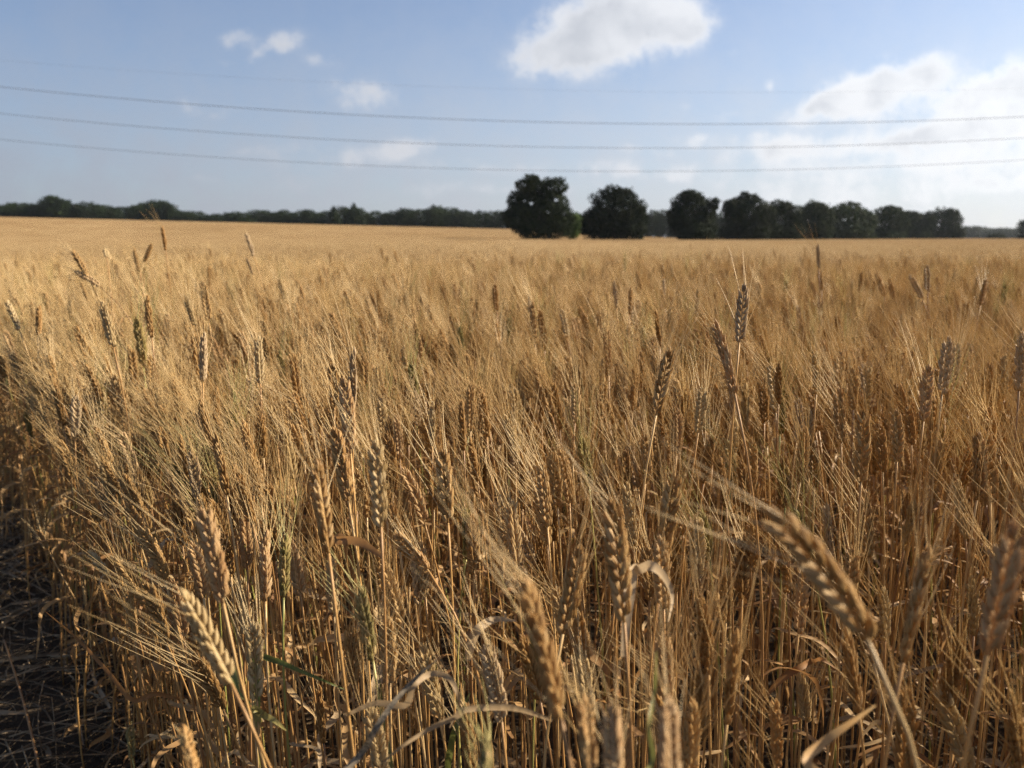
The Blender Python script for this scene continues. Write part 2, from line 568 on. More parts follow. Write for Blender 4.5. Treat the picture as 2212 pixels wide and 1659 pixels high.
def make_spikelet(seed):
    """glumes and florets of one spikelet: base at the origin, pointing up Z, outer side towards +X"""
    rg = np.random.default_rng(seed)
    mb = MB()
    for side in (-1, 1):
        v, q, t = floret(rg, .0130 + rg.normal(0, .0008), .0025, .0022)
        m = rot('X', side * (-.27 + rg.normal(0, .05))) @ rot('Y', .10 + rg.normal(0, .07))
        m[:3, 3] = (.0003, side * .0013, 0)
        mb.add(v, q, t, mat=m)
    v, q, t = floret(rg, .0118 + rg.normal(0, .0008), .0021, .0023)
    m = rot('Y', -.03 + rg.normal(0, .06)) @ rot('X', rg.normal(0, .06))
    m[:3, 3] = (.0010, 0, .0025)
    mb.add(v, q, t, mat=m)
    for side in (-1, 1):                                # the short outer glumes
        v, q, t = floret(rg, .0088 + rg.normal(0, .0005), .0017, .0013, 5)
        m = rot('X', side * -.40) @ rot('Y', .20 + rg.normal(0, .05))
        m[:3, 3] = (.0006, side * .0019, -.0005)
        mb.add(v, q, t, mat=m)
    return mb


SPIKELETS = [make_spikelet(100 + i) for i in range(6)]


def ear_point(L, th, s):
    a = th * s
    if abs(th) < 1e-4:
        return np.array((0, 0, L * s)), 0.0
    return np.array((L / th * (1 - math.cos(a)), 0, L / th * math.sin(a))), a


def ear_frames(rg, L, th, spin, n=16, fat=1.0):
    """the place of every spikelet on an ear of length L that bends by th towards +X"""
    out = []
    for i in range(n + 1):
        s = (i + .3) / (n + 1) * (1 - .0105 / L)
        p, a = ear_point(L, th, s)
        base = trans(p) @ rot('Y', a)
        top = i == n
        ang = spin + (math.pi if i % 2 else 0) + rg.normal(0, .10)
        if top:
            ang = spin + math.pi / 2
        k = .78 + .30 * math.sin(min(1, (i + 1.5) / 7) * math.pi / 2) - (.22 * max(0, (i - n * .62) / (n * .38)))
        k *= 1 + rg.normal(0, .05)
        m = base @ rot('Z', ang) @ trans((.0 if top else .0013, 0, 0)) @ rot('Y', .02 if top else .31 + rg.normal(0, .07))
        k *= L / .082
        m = m @ np.diag((k * .88 * fat, k * .84 * fat, k, 1))
        out.append((m, base, ang))
    return out


def awn_curve(rg, L, bow):
    """a bristle along Z that bows towards +X"""
    t = np.linspace(0, 1, 5)
    return np.stack([bow * L * t ** 2, rg.normal(0, .012) * L * t ** 2, L * t], 1)


def make_awn(seed, r0=.00042, r1=.00013, bow=None):
    rg = np.random.default_rng(seed)
    pts = awn_curve(rg, 1.0, rg.normal(.05, .05) if bow is None else bow)
    return pts, np.linspace(r0, r1, 5)


def awn_mats(rg, frames, bias, scale=1.0, per=2, wild=.17):
    """matrices that carry a unit awn to every floret tip"""
    out = []
    n = len(frames)
    for i, (m, base, ang) in enumerate(frames):
        ax = base[:3, 2]
        sp = norm(m[:3, 2])
        yv = norm(m[:3, 1])
        f = i / (n - 1)
        cnt = rg.choice((0, 1, 2), p=(.30, .58, .12)) if per == 2 else int(rg.random() < (.52 if per == 3 else .6))
        first = rg.integers(2)
        for j in range(cnt):
            side = (-1, 1)[(j + first) % 2]
            d = .84 * ax + .40 * sp + yv * side * .22 + np.array((bias, 0, 0)) + rg.normal(0, wild, 3)
            d = norm(d)
            L = (.056 + .042 * math.sin(math.pi * min(1, .18 + f * .75))) * scale * (1 + rg.normal(0, .13))
            if f > .85:
                L *= .85
            tip = m @ np.array((0.0002, side * .0034, .0108, 1))
            out_x = norm(np.cross(np.cross(d, sp + rg.normal(0, .3, 3)), d))
            M4 = mat4(out_x, np.cross(d, out_x), d, tip[:3])
            out.append((M4, L))
    return out


def awns_mb(rg, frames, bias, scale=1.0, per=2, rad=1.0, sides=3, wild=.14):
    mb = MB()
    for M4, L in awn_mats(rg, frames, bias, scale, per, wild):
        c = awn_curve(rg, L, rg.normal(.06, .06)) @ M4[:3, :3].T + M4[:3, 3]
        v, q, t = tube(c, np.linspace(.00044, .00014, 5) * rad, sides, cap=False)
        mb.add(v, q, t)
    return mb


def ear_mb(rg, frames, L, th, spikes=True):
    mb = MB()
    if spikes:
        for m, b, a in frames:
            mb.merge(SPIKELETS[rg.integers(6)], m)
    pts = np.array([ear_point(L, th, s)[0] for s in np.linspace(-.03, .93, 8)])
    v, q, t = tube(pts, np.linspace(.0013, .0008, 8), 5)
    mb.add(v, q, t)
    return mb


def stalk_curve(root, base, zdir, n=14):
    root, base = np.asarray(root, float), np.asarray(base, float)
    h = np.linalg.norm(base - root)
    return bez(root, root + np.array((0, 0, h * .38)) + (base - root) * .05, base - zdir * h * .3, base, n)


def stalk_mb(pts, r=.0020, sides=5):
    n = len(pts)
    rad = np.linspace(r, r * .62, n)
    for k in (int(n * .25), int(n * .55)):
        rad[k] *= 1.28
    rad[-1] *= 1.15
    return MB().add(*tube(pts, rad, sides))


def leaf_shape(seed):
    """a dry blade that rises from the origin towards +X and droops"""
    rg = np.random.default_rng(seed)
    L = rg.uniform(.10, .22)
    up = rg.uniform(.1, .55)
    drop = rg.uniform(.2, 1.1)
    t = np.linspace(0, 1, 12)
    x = L * (.75 * t - .25 * t ** 3 * drop)
    z = L * (up * t - drop * t ** 2 * .75)
    y = L * rg.normal(0, .12) * t ** 2 + .006 * np.sin(t * 9 + seed)
    pts = np.stack([x, y, z], 1)
    return MB().add(*ribbon(pts, rg.uniform(.006, .0115), np.array((0, 0, 1.0)), fold=rg.uniform(.15, .6), twist=rg.normal(0, 1.3)))


LEAF_MB = [leaf_shape(300 + i) for i in range(10)]


def ear_matrix(base, tip, th, bend=None):
    """frame of an ear whose chord runs from base to tip and that bows by th towards bend"""
    base, tip = np.asarray(base, float), np.asarray(tip, float)
    ch = norm(tip - base)
    if bend is None:
        bend = np.array((ch[0], ch[1], 0)) + np.array((-.12, 0, 0))
    b = norm(bend - ch * (bend @ ch))
    z0 = math.cos(th / 2) * ch - math.sin(th / 2) * b
    x0 = math.cos(th / 2) * b + math.sin(th / 2) * ch
    return mat4(x0, np.cross(z0, x0), z0, base)


def arc_len(chord, th):
    return chord if th < 1e-4 else chord * (th / 2) / math.sin(th / 2)


# shared meshes for the plants that are things
EARV = []
for i in range(14):
    rg = np.random.default_rng(500 + i)
    th = (0.04, .12, .22, .36, .5)[i % 5]
    fr = ear_frames(rg, .085, th, rg.uniform(0, math.pi), 15 + i % 3)
    EARV.append(dict(th=th,
                     ear=ear_mb(rg, fr, .085, th).mesh('ear', [M['ear_gold']]),
                     awns=awns_mb(rg, fr, (.7, .6, .5, -.3)[i % 4], 1.15).mesh('awns', [M['awn']]),
                     clean=awns_mb(rg, fr, .10, .3, 1).mesh('awns', [M['awn']])))
LEAFM = [mb.mesh('leaf', [M['leaf']]) for mb in LEAF_MB]
SPIKM = [mb.mesh('spikelet', [M['ear_gold']]) for mb in SPIKELETS]
AWNM = []
for i in range(8):
    pts, rad = make_awn(700 + i, .0046, .0014)
    AWNM.append(MB().add(*tube(pts, rad, 4, cap=False)).mesh('awn', [M['awn']]))

TONES = {'gold': ('ear_gold', 'awn', 'stalk'), 'pale': ('ear_pale', 'awn', 'stalk'), 'amber': ('ear_amber', 'awn', 'stalk'), 'rosy': ('ear_rosy', 'awn', 'stalk'),
         'green': ('ear_green', 'awn_green', 'stalk_green'), 'grey': ('ear_grey', 'awn', 'stalk')}
GROUP = 'bearded wheat plants of the ripe field'
STALKS = []


def wheat_plant(root, base, tip, th, tone, label, rg, detail=0, bias=None, awn=1.0, leaves=1, spin=None, r=.0020):
    root, base, tip = (np.asarray(p, float) for p in (root, base, tip))
    e = bpy.data.objects.new('wheat_plant', None)
    scene.collection.objects.link(e)
    e.empty_display_size = .05
    e.location = root
    tag(e, label, 'wheat plant', GROUP)
    em, am, sm = (M[k] for k in TONES[tone])
    lb, lt = base - root, tip - root
    F = ear_matrix(lb, lt, th)
    L = arc_len(np.linalg.norm(lt - lb), th)
    pts = stalk_curve((0, 0, -.02), lb, F[:3, 2])
    link('stalk', stalk_mb(pts, r).mesh('stalk', [sm]), e)
    STALKS.append((e, root, pts + root))
    if detail:
        fr = ear_frames(rg, L, th, rg.uniform(0, math.pi) if spin is None else spin, 16, .84 if L > .086 else .93)
        ear = link('ear', ear_mb(rg, fr, L, th, False).mesh('ear', [em]), e, F)
        for m, b, a in fr:
            link('spikelet', SPIKM[rg.integers(6)], ear, m, em)
        mats = awn_mats(rg, fr, .6 if bias is None else bias, awn, 3 if detail > 1 else 2)
        if detail > 1:
            for M4, al in mats:
                k = np.diag((al * 1.0, al * 1.0, al, 1))
                k[0, 0] = k[1, 1] = .085
                link('awn', AWNM[rg.integers(8)], ear, M4 @ k, am)
        else:
            a = link('awns', awns_mb(rg, fr, .6 if bias is None else bias, awn).mesh('awns', [am]), ear)
            tag(a, kind='stuff')
    else:
        v = min(EARV, key=lambda d: abs(d['th'] - th) + rg.uniform(0, .12))
        F = ear_matrix(lb, lt, v['th'])
        k = arc_len(np.linalg.norm(lt - lb), v['th']) / .085
        ear = link('ear', v['ear'], e, F @ np.diag((k ** .6, k ** .6, k, 1)), em)
        a = link('awns', v['awns'] if awn > .5 else v['clean'], ear, None, am)
        tag(a, kind='stuff')
    for i in range(leaves):
        j = int(rg.integers(4, 10))
        m = trans(pts[j]) @ rot('Z', rg.uniform(0, 2 * math.pi)) @ np.diag((*[rg.uniform(.8, 1.3)] * 3, 1))
        link('leaf', LEAFM[rg.integers(len(LEAFM))], e, m, M['leaf_pale'] if rg.random() < .2 else M['leaf'])
    return e


# ---- the plants one can pick out in the photograph: tip and base in pixels of the 1024 frame, depth, bow, tone, label
def c3(x, y): return (x / 5.217, 450 + y / 5.217)
def c4(x, y): return (325 + x / 5.217, 450 + y / 5.217)
def c5(x, y): return (650 + x / 5.217, 450 + y / 5.217)
def c6(x, y): return (x / 4.32, 250 + y / 4.32)
def c7(x, y): return (512 + x / 4.32, 250 + y / 4.32)
def c1(x, y): return (x / 4.32, 150 + y / 4.32)
def c2(x, y): return (500 + x / 4.221, 150 + y / 4.221)


HERO = [
    # tip, base, depth (None: from the length), bow, tone, detail, options, label
    (c3(925, 715), c3(1205, 1215), .58, .18, 'pale', 2, dict(bias=1.2, awn=1.2), 'pale yellow ear bowed over, its long bristles swept out flat above the bare soil'),
    (c3(1045, 285), c3(1165, 800), .66, .10, 'rosy', 2, {}, 'upright rosy ear directly behind the pale yellow bowed one'),
    (c3(1320, 880), c3(1340, 1310), .78, .04, 'pale', 1, dict(awn=.8), 'slim pale ear with two green blades at its stalk'),
    (c3(945, 1410), c3(1030, 1760), .50, .06, 'amber', 1, dict(awn=.2), 'short blunt brown ear cut off by the lower border near the soil'),
    (c3(1645, 40), c3(1715, 540), .69, .08, 'gold', 2, {}, 'thick pale gold ear below the tall grey twin ears'),
    (c3(1385, 400), c3(1385, 790), .87, .03, 'rosy', 1, {}, 'reddish upright ear between a greenish ear and the rosy ear'),
    (c3(1490, 420), c3(1480, 770), .95, .05, 'green', 1, {}, 'greenish brown ear with a green stalk just right of the reddish upright ear'),
    (c3(715, 90), c3(745, 350), 1.3, .05, 'gold', 1, {}, 'grey gold ear standing above the bent head by the shaded field edge'),
    (c3(450, 520), c3(565, 660), 1.25, .35, 'pale', 1, dict(bias=.4), 'small ear bent over into the sun at the dark field edge, bristles fanned'),
    (c3(680, 720), c3(705, 985), 1.2, .06, 'amber', 0, {}, 'dim brown ear behind the flat swept bristles of the pale bowed ear'),
    (c3(1660, 1220), c3(1690, 1530), 1.05, .04, 'amber', 0, {}, 'shaded narrow ear low among stalks, below the green banded blade'),
    (c3(1275, 320), c3(1290, 620), 1.1, .04, 'rosy', 0, {}, 'narrow upright ear just left of the reddish upright ear'),
    (c3(675, 1430), c3(692, 1610), 1.45, .05, 'green', 0, dict(awn=.2), 'tiny green late ear low at the foot of the crop'),
    (c3(190, 420), c3(255, 525), 1.75, .25, 'amber', 0, {}, 'little drooping ear over the dark ground near the border'),
    (c4(1020, 640), c4(1230, 1400), .44, .10, 'amber', 2, dict(bias=.75, awn=1.25), 'big out of focus brown gold ear at lower middle, leaning back'),
    (c4(1490, 240), c4(1560, 900), .62, .06, 'gold', 2, {}, 'long upright ear in front of the pale hooked leaf'),
    (c4(1340, 490), c4(1240, 960), .71, .08, 'gold', 1, dict(bias=0.1), 'ear leaning right between the big brown gold ear and the long upright one'),
    (c4(350, 430), c4(545, 640), .84, .30, 'amber', 1, dict(bias=-.1, awn=.45), 'brown beardless looking ear nodding over on a bent stalk'),
    (c4(170, 690), c4(250, 1100), .80, .07, 'green', 1, dict(awn=.9), 'green tinged ear on a green stalk below the nodding brown ear'),
    ((442, 447), (448, 523), .86, .02, 'gold', 1, {}, 'plump amber lit ear right of the pale slender ear'),
    ((375, 437), (381, 527), .74, .04, 'pale', 1, {}, 'pale ear upright right of the thick pale gold ear'),
    (c4(755, 320), c4(775, 650), 1.0, .05, 'gold', 0, {}, 'golden ear right behind the nodding brown ear'),
    (c4(965, 240), c4(1000, 620), .92, .05, 'gold', 0, {}, 'ear rising right above the big out of focus brown gold ear'),
    (c4(1120, 50), c4(1160, 400), .97, .06, 'gold', 0, {}, 'ear with reddish streaks left of the long upright ear'),
    (c4(1345, 1240), c4(1385, 1690), .42, .05, 'amber', 1, dict(awn=.7), 'blurred amber ear on the lower border, left one of two'),
    (c4(1490, 1270), c4(1510, 1760), .40, .04, 'rosy', 2, dict(awn=.6), 'blurred rosy ear on the lower border, right beside the amber one'),
    (c4(1790, 1240), c4(1800, 1790), .40, .04, 'rosy', 2, dict(awn=.7), 'blurred ear, rosy tip and greenish base, on the lower border'),
    (c4(835, 1440), c4(850, 1790), .46, .05, 'green', 1, dict(awn=.6), 'blurred yellow green ear on the lower border below a green blade'),
    (c5(590, 300), c5(1130, 985), .42, .34, 'gold', 2, dict(bias=.6, awn=1.0), 'largest ear, bowed and tan with grey kernels, at right'),
    (c5(1010, 900), c5(1090, 1370), .72, .05, 'gold', 1, {}, 'upright ear right under the base of the largest bowed ear'),
    (c5(1450, 490), c5(1320, 1110), .56, .07, 'gold', 2, dict(bias=.05), 'dull gold ear leaning right, next to the largest bowed ear'),
    (c5(1920, 350), c5(1760, 1070), .47, .10, 'rosy', 2, dict(bias=.1), 'broad pinkish ear leaning right at the right border'),
    (c5(445, 920), c5(400, 1430), .68, .05, 'gold', 1, dict(bias=.1), 'gold ear with a pale tip, left of the torn white straw'),
    (c5(650, 1290), c5(665, 1650), .74, .04, 'amber', 0, {}, 'dull ear low between gold ear with pale tip and reddish blade'),
    (c5(1500, 1220), c5(1660, 1670), .74, .10, 'pale', 1, {}, 'pale ear leaning left in the lower right corner'),
    (c5(130, 110), c5(70, 540), .79, .06, 'gold', 1, dict(bias=.1), 'gold ear above the pale hooked leaf'),
    (c5(490, 420), c5(480, 780), .95, .05, 'gold', 0, {}, 'ear behind the bristles left of the largest bowed ear'),
    (c5(1120, 200), c5(1140, 560), .95, .03, 'gold', 0, {}, 'upright ear behind the tip of the largest bowed ear'),
    (c5(1500, 150), c5(1440, 380), 1.4, .05, 'gold', 0, {}, 'ear leaning right high above the dull gold one'),
    (c5(1620, 310), c5(1590, 560), 1.3, .05, 'amber', 0, {}, 'amber ear left of the broad pinkish border ear'),
    (c5(780, 1170), c5(815, 1420), .98, .08, 'pale', 0, {}, 'whitish ear under the torn white straw'),
    (c6(1525, 415), c6(1525, 690), .98, .03, 'grey', 1, {}, 'tall dark grey ear, higher of the twin ears left of centre'),
    (c6(1480, 540), c6(1515, 880), .88, .05, 'rosy', 1, {}, 'brown ear in front of the tall dark grey twin'),
    (c6(1440, 760), c6(1505, 1085), .86, .06, 'amber', 1, {}, 'golden brown ear at the foot of the twin ears'),
    (c6(855, 640), c6(925, 870), 1.2, .08, 'gold', 0, dict(bias=.4), 'yellow ear, upper of two in a line, bristles swept far back'),
    (c6(925, 790), c6(980, 1060), 1.0, .08, 'gold', 1, dict(bias=.4), 'yellow ear, lower of two in a line, among long pale bristles'),
    (c6(330, 620), c6(325, 810), 1.5, .04, 'grey', 0, {}, 'greyish ear with fanned bristles over the shaded field edge'),
    (c6(235, 590), c6(275, 760), 1.6, .1, 'gold', 0, dict(bias=.4), 'ear behind the greyish fanned one at the shaded edge'),
    (c6(630, 190), c6(655, 380), 1.6, .06, 'amber', 0, {}, 'thick dark amber ear standing clear of the crop, left'),
    (c6(880, 350), c6(878, 570), 1.35, .03, 'grey', 0, {}, 'grey upright ear with spread bristles right of the thick dark amber ear'),
    (c6(795, 195), c6(845, 330), 1.9, .1, 'pale', 0, {}, 'slim pale ear above the grey upright one'),
    (c6(1100, 340), c6(1112, 450), 2.1, .04, 'amber', 0, {}, 'small brown ear right of the grey upright ear'),
    (c6(1230, 760), c6(1270, 990), 1.3, .05, 'pale', 0, {}, 'pale ear left of the twin ears'),
    (c6(430, 210), c6(490, 420), 1.5, .1, 'pale', 0, {}, 'pale ear leaning left, beside the thick dark amber ear'),
    (c6(170, 235), c6(165, 370), 1.9, .03, 'amber', 0, {}, 'glowing amber ear near the left border'),
    (c6(25, 210), c6(85, 350), 1.9, .1, 'pale', 0, {}, 'pale ear at the very left border'),
    (c6(700, 860), c6(745, 1010), 1.5, .06, 'amber', 0, {}, 'amber ear amid bristles above the rosy ear'),
    (c6(1865, 650), c6(1868, 850), 1.25, .03, 'pale', 0, {}, 'whitish pointed ear above the plump amber lit one'),
    (c1(310, 428), c1(380, 548), 2.0, .08, 'gold', 0, {}, 'ear rising above the crop at left, leaning over a drooping neighbour'),
    (c1(318, 525), c1(432, 588), 2.0, .35, 'rosy', 0, {}, 'reddish ear drooping flat across the stem of its taller neighbour'),
    (c1(455, 428), c1(461, 462), 2.3, .05, 'pale', 0, dict(awn=.4), 'pale round ear seen end on, on a bare thin stem'),
    (c1(576, 420), c1(602, 528), 2.7, .08, 'gold', 0, {}, 'tall ear, left neighbour of the tilted brown one against the far field'),
    (c1(658, 402), c1(622, 485), 2.9, .06, 'amber', 0, dict(awn=.4), 'brown ear tilted right against the far field'),
    (c1(699, 322), c1(716, 435), 2.6, .04, 'amber', 0, dict(bias=.05), 'tallest amber ear reaching the far tree line, bristles upright'),
    (c1(1060, 352), c1(1097, 460), 2.7, .06, 'grey', 0, dict(awn=.4), 'lone tall grey ear against the far field'),
    (c1(1063, 462), c1(1092, 540), 3.2, .05, 'grey', 0, dict(awn=.4), 'smaller grey ear below the lone tall one'),
    (c1(1200, 550), c1(1238, 665), 2.5, .1, 'pale', 0, dict(bias=.4), 'pale ear leaning left, below and right of the lone tall grey ear'),
    (c1(2135, 575), c1(2146, 695), 2.3, .04, 'amber', 0, {}, 'dark amber ear under the first round tree'),
    (c2(1340, 392), c2(1346, 500), 2.6, .02, 'grey', 0, {}, 'tallest dark ear at right reaching the trees, bristles fanned up'),
    (c2(1345, 500), c2(1356, 590), 2.9, .04, 'gold', 0, {}, 'ear directly under the tallest dark ear at right'),
    (c7(870, 300), c7(962, 622), .86, .10, 'rosy', 1, dict(bias=.35), 'big rosy brown ear on a bright orange stalk, right of centre'),
    (c7(1005, 140), c7(982, 400), 1.1, .05, 'grey', 1, {}, 'dark ear behind the big rosy brown one'),
    (c7(685, 418), c7(622, 715), .97, .06, 'gold', 1, dict(bias=.2), 'drab ear leaning right, left of the big rosy brown ear'),
    (c7(1800, 490), c7(1778, 740), 1.1, .05, 'rosy', 1, {}, 'brown ear in a haze of bristles near the right border'),
    (c7(1885, 360), c7(1858, 625), 1.08, .05, 'grey', 0, {}, 'dark ear behind the brown one near the right border'),
    (c7(1438, 410), c7(1446, 575), 1.7, .03, 'grey', 0, {}, 'drab ear standing above two golden ears right of the orange stalk'),
    (c7(1408, 585), c7(1422, 835), 1.15, .04, 'gold', 0, {}, 'gold ear, left one of two under the drab standing ear'),
    (c7(1520, 680), c7(1508, 1000), .91, .04, 'gold', 1, {}, 'gold ear with dark gaps between kernels, right one of two'),
    (c7(1742, 400), c7(1716, 560), 1.7, .05, 'amber', 0, {}, 'dark amber ear left of the brown one near the right border'),
    (c7(438, 125), c7(452, 250), 2.2, .03, 'grey', 0, {}, 'dark blurred ear, left of a close pair below the round trees'),
    (c7(512, 150), c7(508, 280), 2.1, .03, 'amber', 0, {}, 'dark blurred ear, right of a close pair below the round trees'),
    (c7(865, 790), c7(828, 1010), 1.25, .05, 'gold', 0, {}, 'gold ear leaning right, low beside the orange stalk'),
    (c7(2198, 340), c7(2190, 610), 1.05, .05, 'grey', 0, {}, 'dark ear cut by the right border'),
    (c7(1570, 95), c7(1608, 200), 2.6, .1, 'amber', 0, {}, 'amber ear, one of a forked pair beneath the right trees'),
    (c7(1715, 105), c7(1772, 210), 2.4, .1, 'grey', 0, {}, 'grey ear leaning left, beneath the far right trees'),
    (c7(1790, 60), c7(1796, 180), 2.6, .03, 'grey', 0, {}, 'grey upright ear beside the left leaning one, beneath the far right trees'),
    (c7(228, 585), c7(225, 700), 1.9, .04, 'grey', 0, {}, 'small dark tipped ear among shining bristles in the middle'),
    (c7(210, 250), c7(240, 380), 2.1, .1, 'pale', 0, {}, 'pale ear with shining bristles, middle of the crop'),
    (c7(655, 120), c7(658, 200), 3.0, .03, 'grey', 0, {}, 'far small dark ear below the thin tree'),
    (c7(2050, 120), c7(2025, 240), 2.3, .05, 'amber', 0, {}, 'amber ear leaning right below the tree gap at right'),
]
N_HERO = len(HERO)
hero_xy = []
for i, (tp, bs, dep, th, tone, detail, opt, label) in enumerate(HERO):
    rg = np.random.default_rng(1000 + i)
    tip = unproject(*tp, dep - rg.uniform(-.01, .015))
    base = unproject(*bs, dep)
    ln = np.linalg.norm(tip - base)
    want = .082
    if ln < want * .8:                                   # the ear points partly away from the lens
        tip = unproject(*tp, dep + math.sqrt(want ** 2 - ln ** 2) * .6)
    ch = tip - base
    root = base - np.array((ch[0], ch[1], 0)) * rg.uniform(.5, 1.1) + np.array((rg.normal(0, .015), rg.normal(0, .015), 0))
    root[2] = 0
    root[0] = max(root[0], edge_x(root[1]) + .02)
    hero_xy.append(root)
    wheat_plant(root, base, tip, th, tone, label, rg, detail, opt.get('bias'), opt.get('awn', 1.0), 1 if dep > .6 else 0)

# ------------------------------------------------------------------ the rest of the crop
def frustum(x, y, pad):
    return (y > -.5) & (np.abs(x) < .70 * np.maximum(y, 0) + pad)


DENS, NEAR = 340, 8.0
cell = 1 / math.sqrt(DENS)
gx, gy = np.meshgrid(np.arange(-NEAR * .7 - 1.2, NEAR * .7 + 3.0, cell), np.arange(.16, NEAR, cell))
px_ = (gx + rng.uniform(-.5, .5, gx.shape) * cell).ravel()
py_ = (gy + rng.uniform(-.5, .5, gy.shape) * cell).ravel()
keep = (px_ > edge_x(py_) + rng.normal(0, .02, px_.shape)) & (px_ > -.72 * py_ - 1.0) & (px_ < .70 * py_ + 2.6)
ey = np.concatenate([rng.uniform(.95, 5.2, 420), rng.uniform(1.1, 3.4, 130)])
ex = edge_x(ey) + np.abs(rng.normal(.14, .08, len(ey)))
px_, py_, keep = np.concatenate([px_, ex]), np.concatenate([py_, ey]), np.concatenate([keep, np.ones(len(ex), bool)])
r_ = np.hypot(px_, py_)
keep &= rng.random(px_.shape) < np.where(r_ < .62, .30, np.where(r_ < .95, .72, np.where(px_ < edge_x(py_) + .35, 1.0, .88)))
px_, py_, r_ = px_[keep], py_[keep], r_[keep]
HX = np.array(hero_xy)
far_enough = np.ones(len(px_), bool)
for h in HX:
    far_enough &= np.hypot(px_ - h[0], py_ - h[1]) > .018
px_, py_, r_ = px_[far_enough], py_[far_enough], r_[far_enough]
patchy = np.sin(px_ * 1.7 + py_ * .9) * .5 + np.sin(py_ * 2.3 - px_ * .6 + 1.3) * .5
tipz = .815 + .028 * patchy + rng.normal(0, .048, len(px_))
tipz = np.where(r_ < .66, np.minimum(tipz, .70 + rng.normal(0, .04, len(px_))), tipz)
tipz = np.where((r_ >= .66) & (r_ < 1.0), np.minimum(tipz, .76 + rng.normal(0, .045, len(px_))), tipz)
edge_d = px_ - edge_x(py_)
tipz -= np.where(edge_d < .25, (.25 - edge_d) * .3, 0)
out_ = rng.random(len(px_)) < .02
tipz = np.where(out_ & (r_ > 1.3), tipz + rng.uniform(.04, .11, len(px_)), tipz)

# thin the crowd where it would stand before an ear that shows in the photograph
cp_, sp_ = math.cos(PITCH), math.sin(PITCH)
open_ = np.ones(len(px_), bool)
for lift, shift, reach in ((-.04, -.02, 24), (.03, -.04, 16)):
    zz = tipz + lift - CAM_H
    f_ = py_ * cp_ - zz * sp_
    qx, qy = 512 + FPX * (px_ + shift) / f_, 384 - FPX * (py_ * sp_ + zz * cp_) / f_
    for (tp, bs, dep, th, tone, detail, opt, label) in HERO:
        if dep > 1.4:
            continue
        a_, b_ = np.array(tp), np.array(bs)
        t_ = np.clip(((qx - a_[0]) * (b_ - a_)[0] + (qy - a_[1]) * (b_ - a_)[1]) / ((b_ - a_) @ (b_ - a_)), 0, 1)
        gap = np.hypot(qx - a_[0] - t_ * (b_ - a_)[0], qy - a_[1] - t_ * (b_ - a_)[1])
        open_ &= ~((f_ < dep - .015) & (gap < reach))
px_, py_, r_, tipz, edge_d = px_[open_], py_[open_], r_[open_], tipz[open_], edge_d[open_]

# which of them are largest in the frame and become things of their own
inview = (np.abs(px_) < .69 * py_ + .02) & (py_ > .3)
# not those whose ears sink below the frame
low = (CAM_H - tipz) / np.maximum(py_, .05)
inview &= low < .74
order = np.argsort(np.where(inview, r_, 99))
N_THING = 300 - N_HERO
single = np.zeros(len(px_), bool)
single[order[:N_THING]] = True
TONE_WORD = {'gold': 'golden', 'pale': 'pale', 'amber': 'amber', 'rosy': 'reddish', 'green': 'greenish', 'grey': 'greyish'}
ORD = ['first', 'second', 'third', 'fourth', 'fifth', 'sixth', 'seventh', 'eighth', 'ninth', 'tenth', 'eleventh', 'twelfth', 'thirteenth', 'fourteenth', 'fifteenth', 'sixteenth', 'seventeenth',
       'eighteenth', 'nineteenth', 'twentieth', 'twenty-first', 'twenty-second', 'twenty-third', 'twenty-fourth', 'twenty-fifth', 'twenty-sixth', 'twenty-seventh', 'twenty-eighth', 'twenty-ninth', 'thirtieth']
MARK_NAMES = {'pale yellow ear bowed over': 'the pale yellow bowed ear', 'thick pale gold ear': 'the thick pale gold ear', 'big out of focus': 'the big blurred brown gold ear',
              'long upright ear in front': 'the pale hooked leaf', 'brown beardless': 'the nodding brown ear', 'green tinged ear': 'the green tinged ear', 'largest ear': 'the largest bowed ear',
              'dull gold ear leaning right': 'the dull gold slanting ear', 'broad pinkish ear': 'the broad pinkish border ear', 'tall dark grey ear': 'the tall dark grey twin ear',
              'yellow ear, upper': 'the two yellow ears in line', 'greyish ear with fanned': 'the greyish fanned ear', 'thick dark amber ear': 'the thick dark amber ear', 'grey upright ear with spread': 'the spread grey ear',
              'big rosy brown ear': 'the orange stalked rosy ear', 'drab ear leaning right': 'the drab slanting ear', 'brown ear in a haze': 'the brown border ear', 'gold ear with dark gaps': 'the gold ear with dark gaps',
              'pale ear leaning left in': 'the pale lower corner ear', 'slim pale ear with two': 'the slim pale ear with green blades', 'small ear bent over': 'the small sunlit bent ear'}
MARKS = []
for (tp, bs, dep, th, tone, detail, opt, label) in HERO:
    for k, v in MARK_NAMES.items():
        if label.startswith(k):
            MARKS.append(((tp[0] + bs[0]) / 2, (tp[1] + bs[1]) / 2, v))
assert len(MARKS) == len(MARK_NAMES), len(MARKS)


def on_screen(p):
    d = np.asarray(p) - np.array((0, 0, CAM_H))
    f = d[1] * math.cos(PITCH) - d[2] * math.sin(PITCH)
    u = d[1] * math.sin(PITCH) + d[2] * math.cos(PITCH)
    return 512 + FPX * d[0] / f, 384 - FPX * u / f


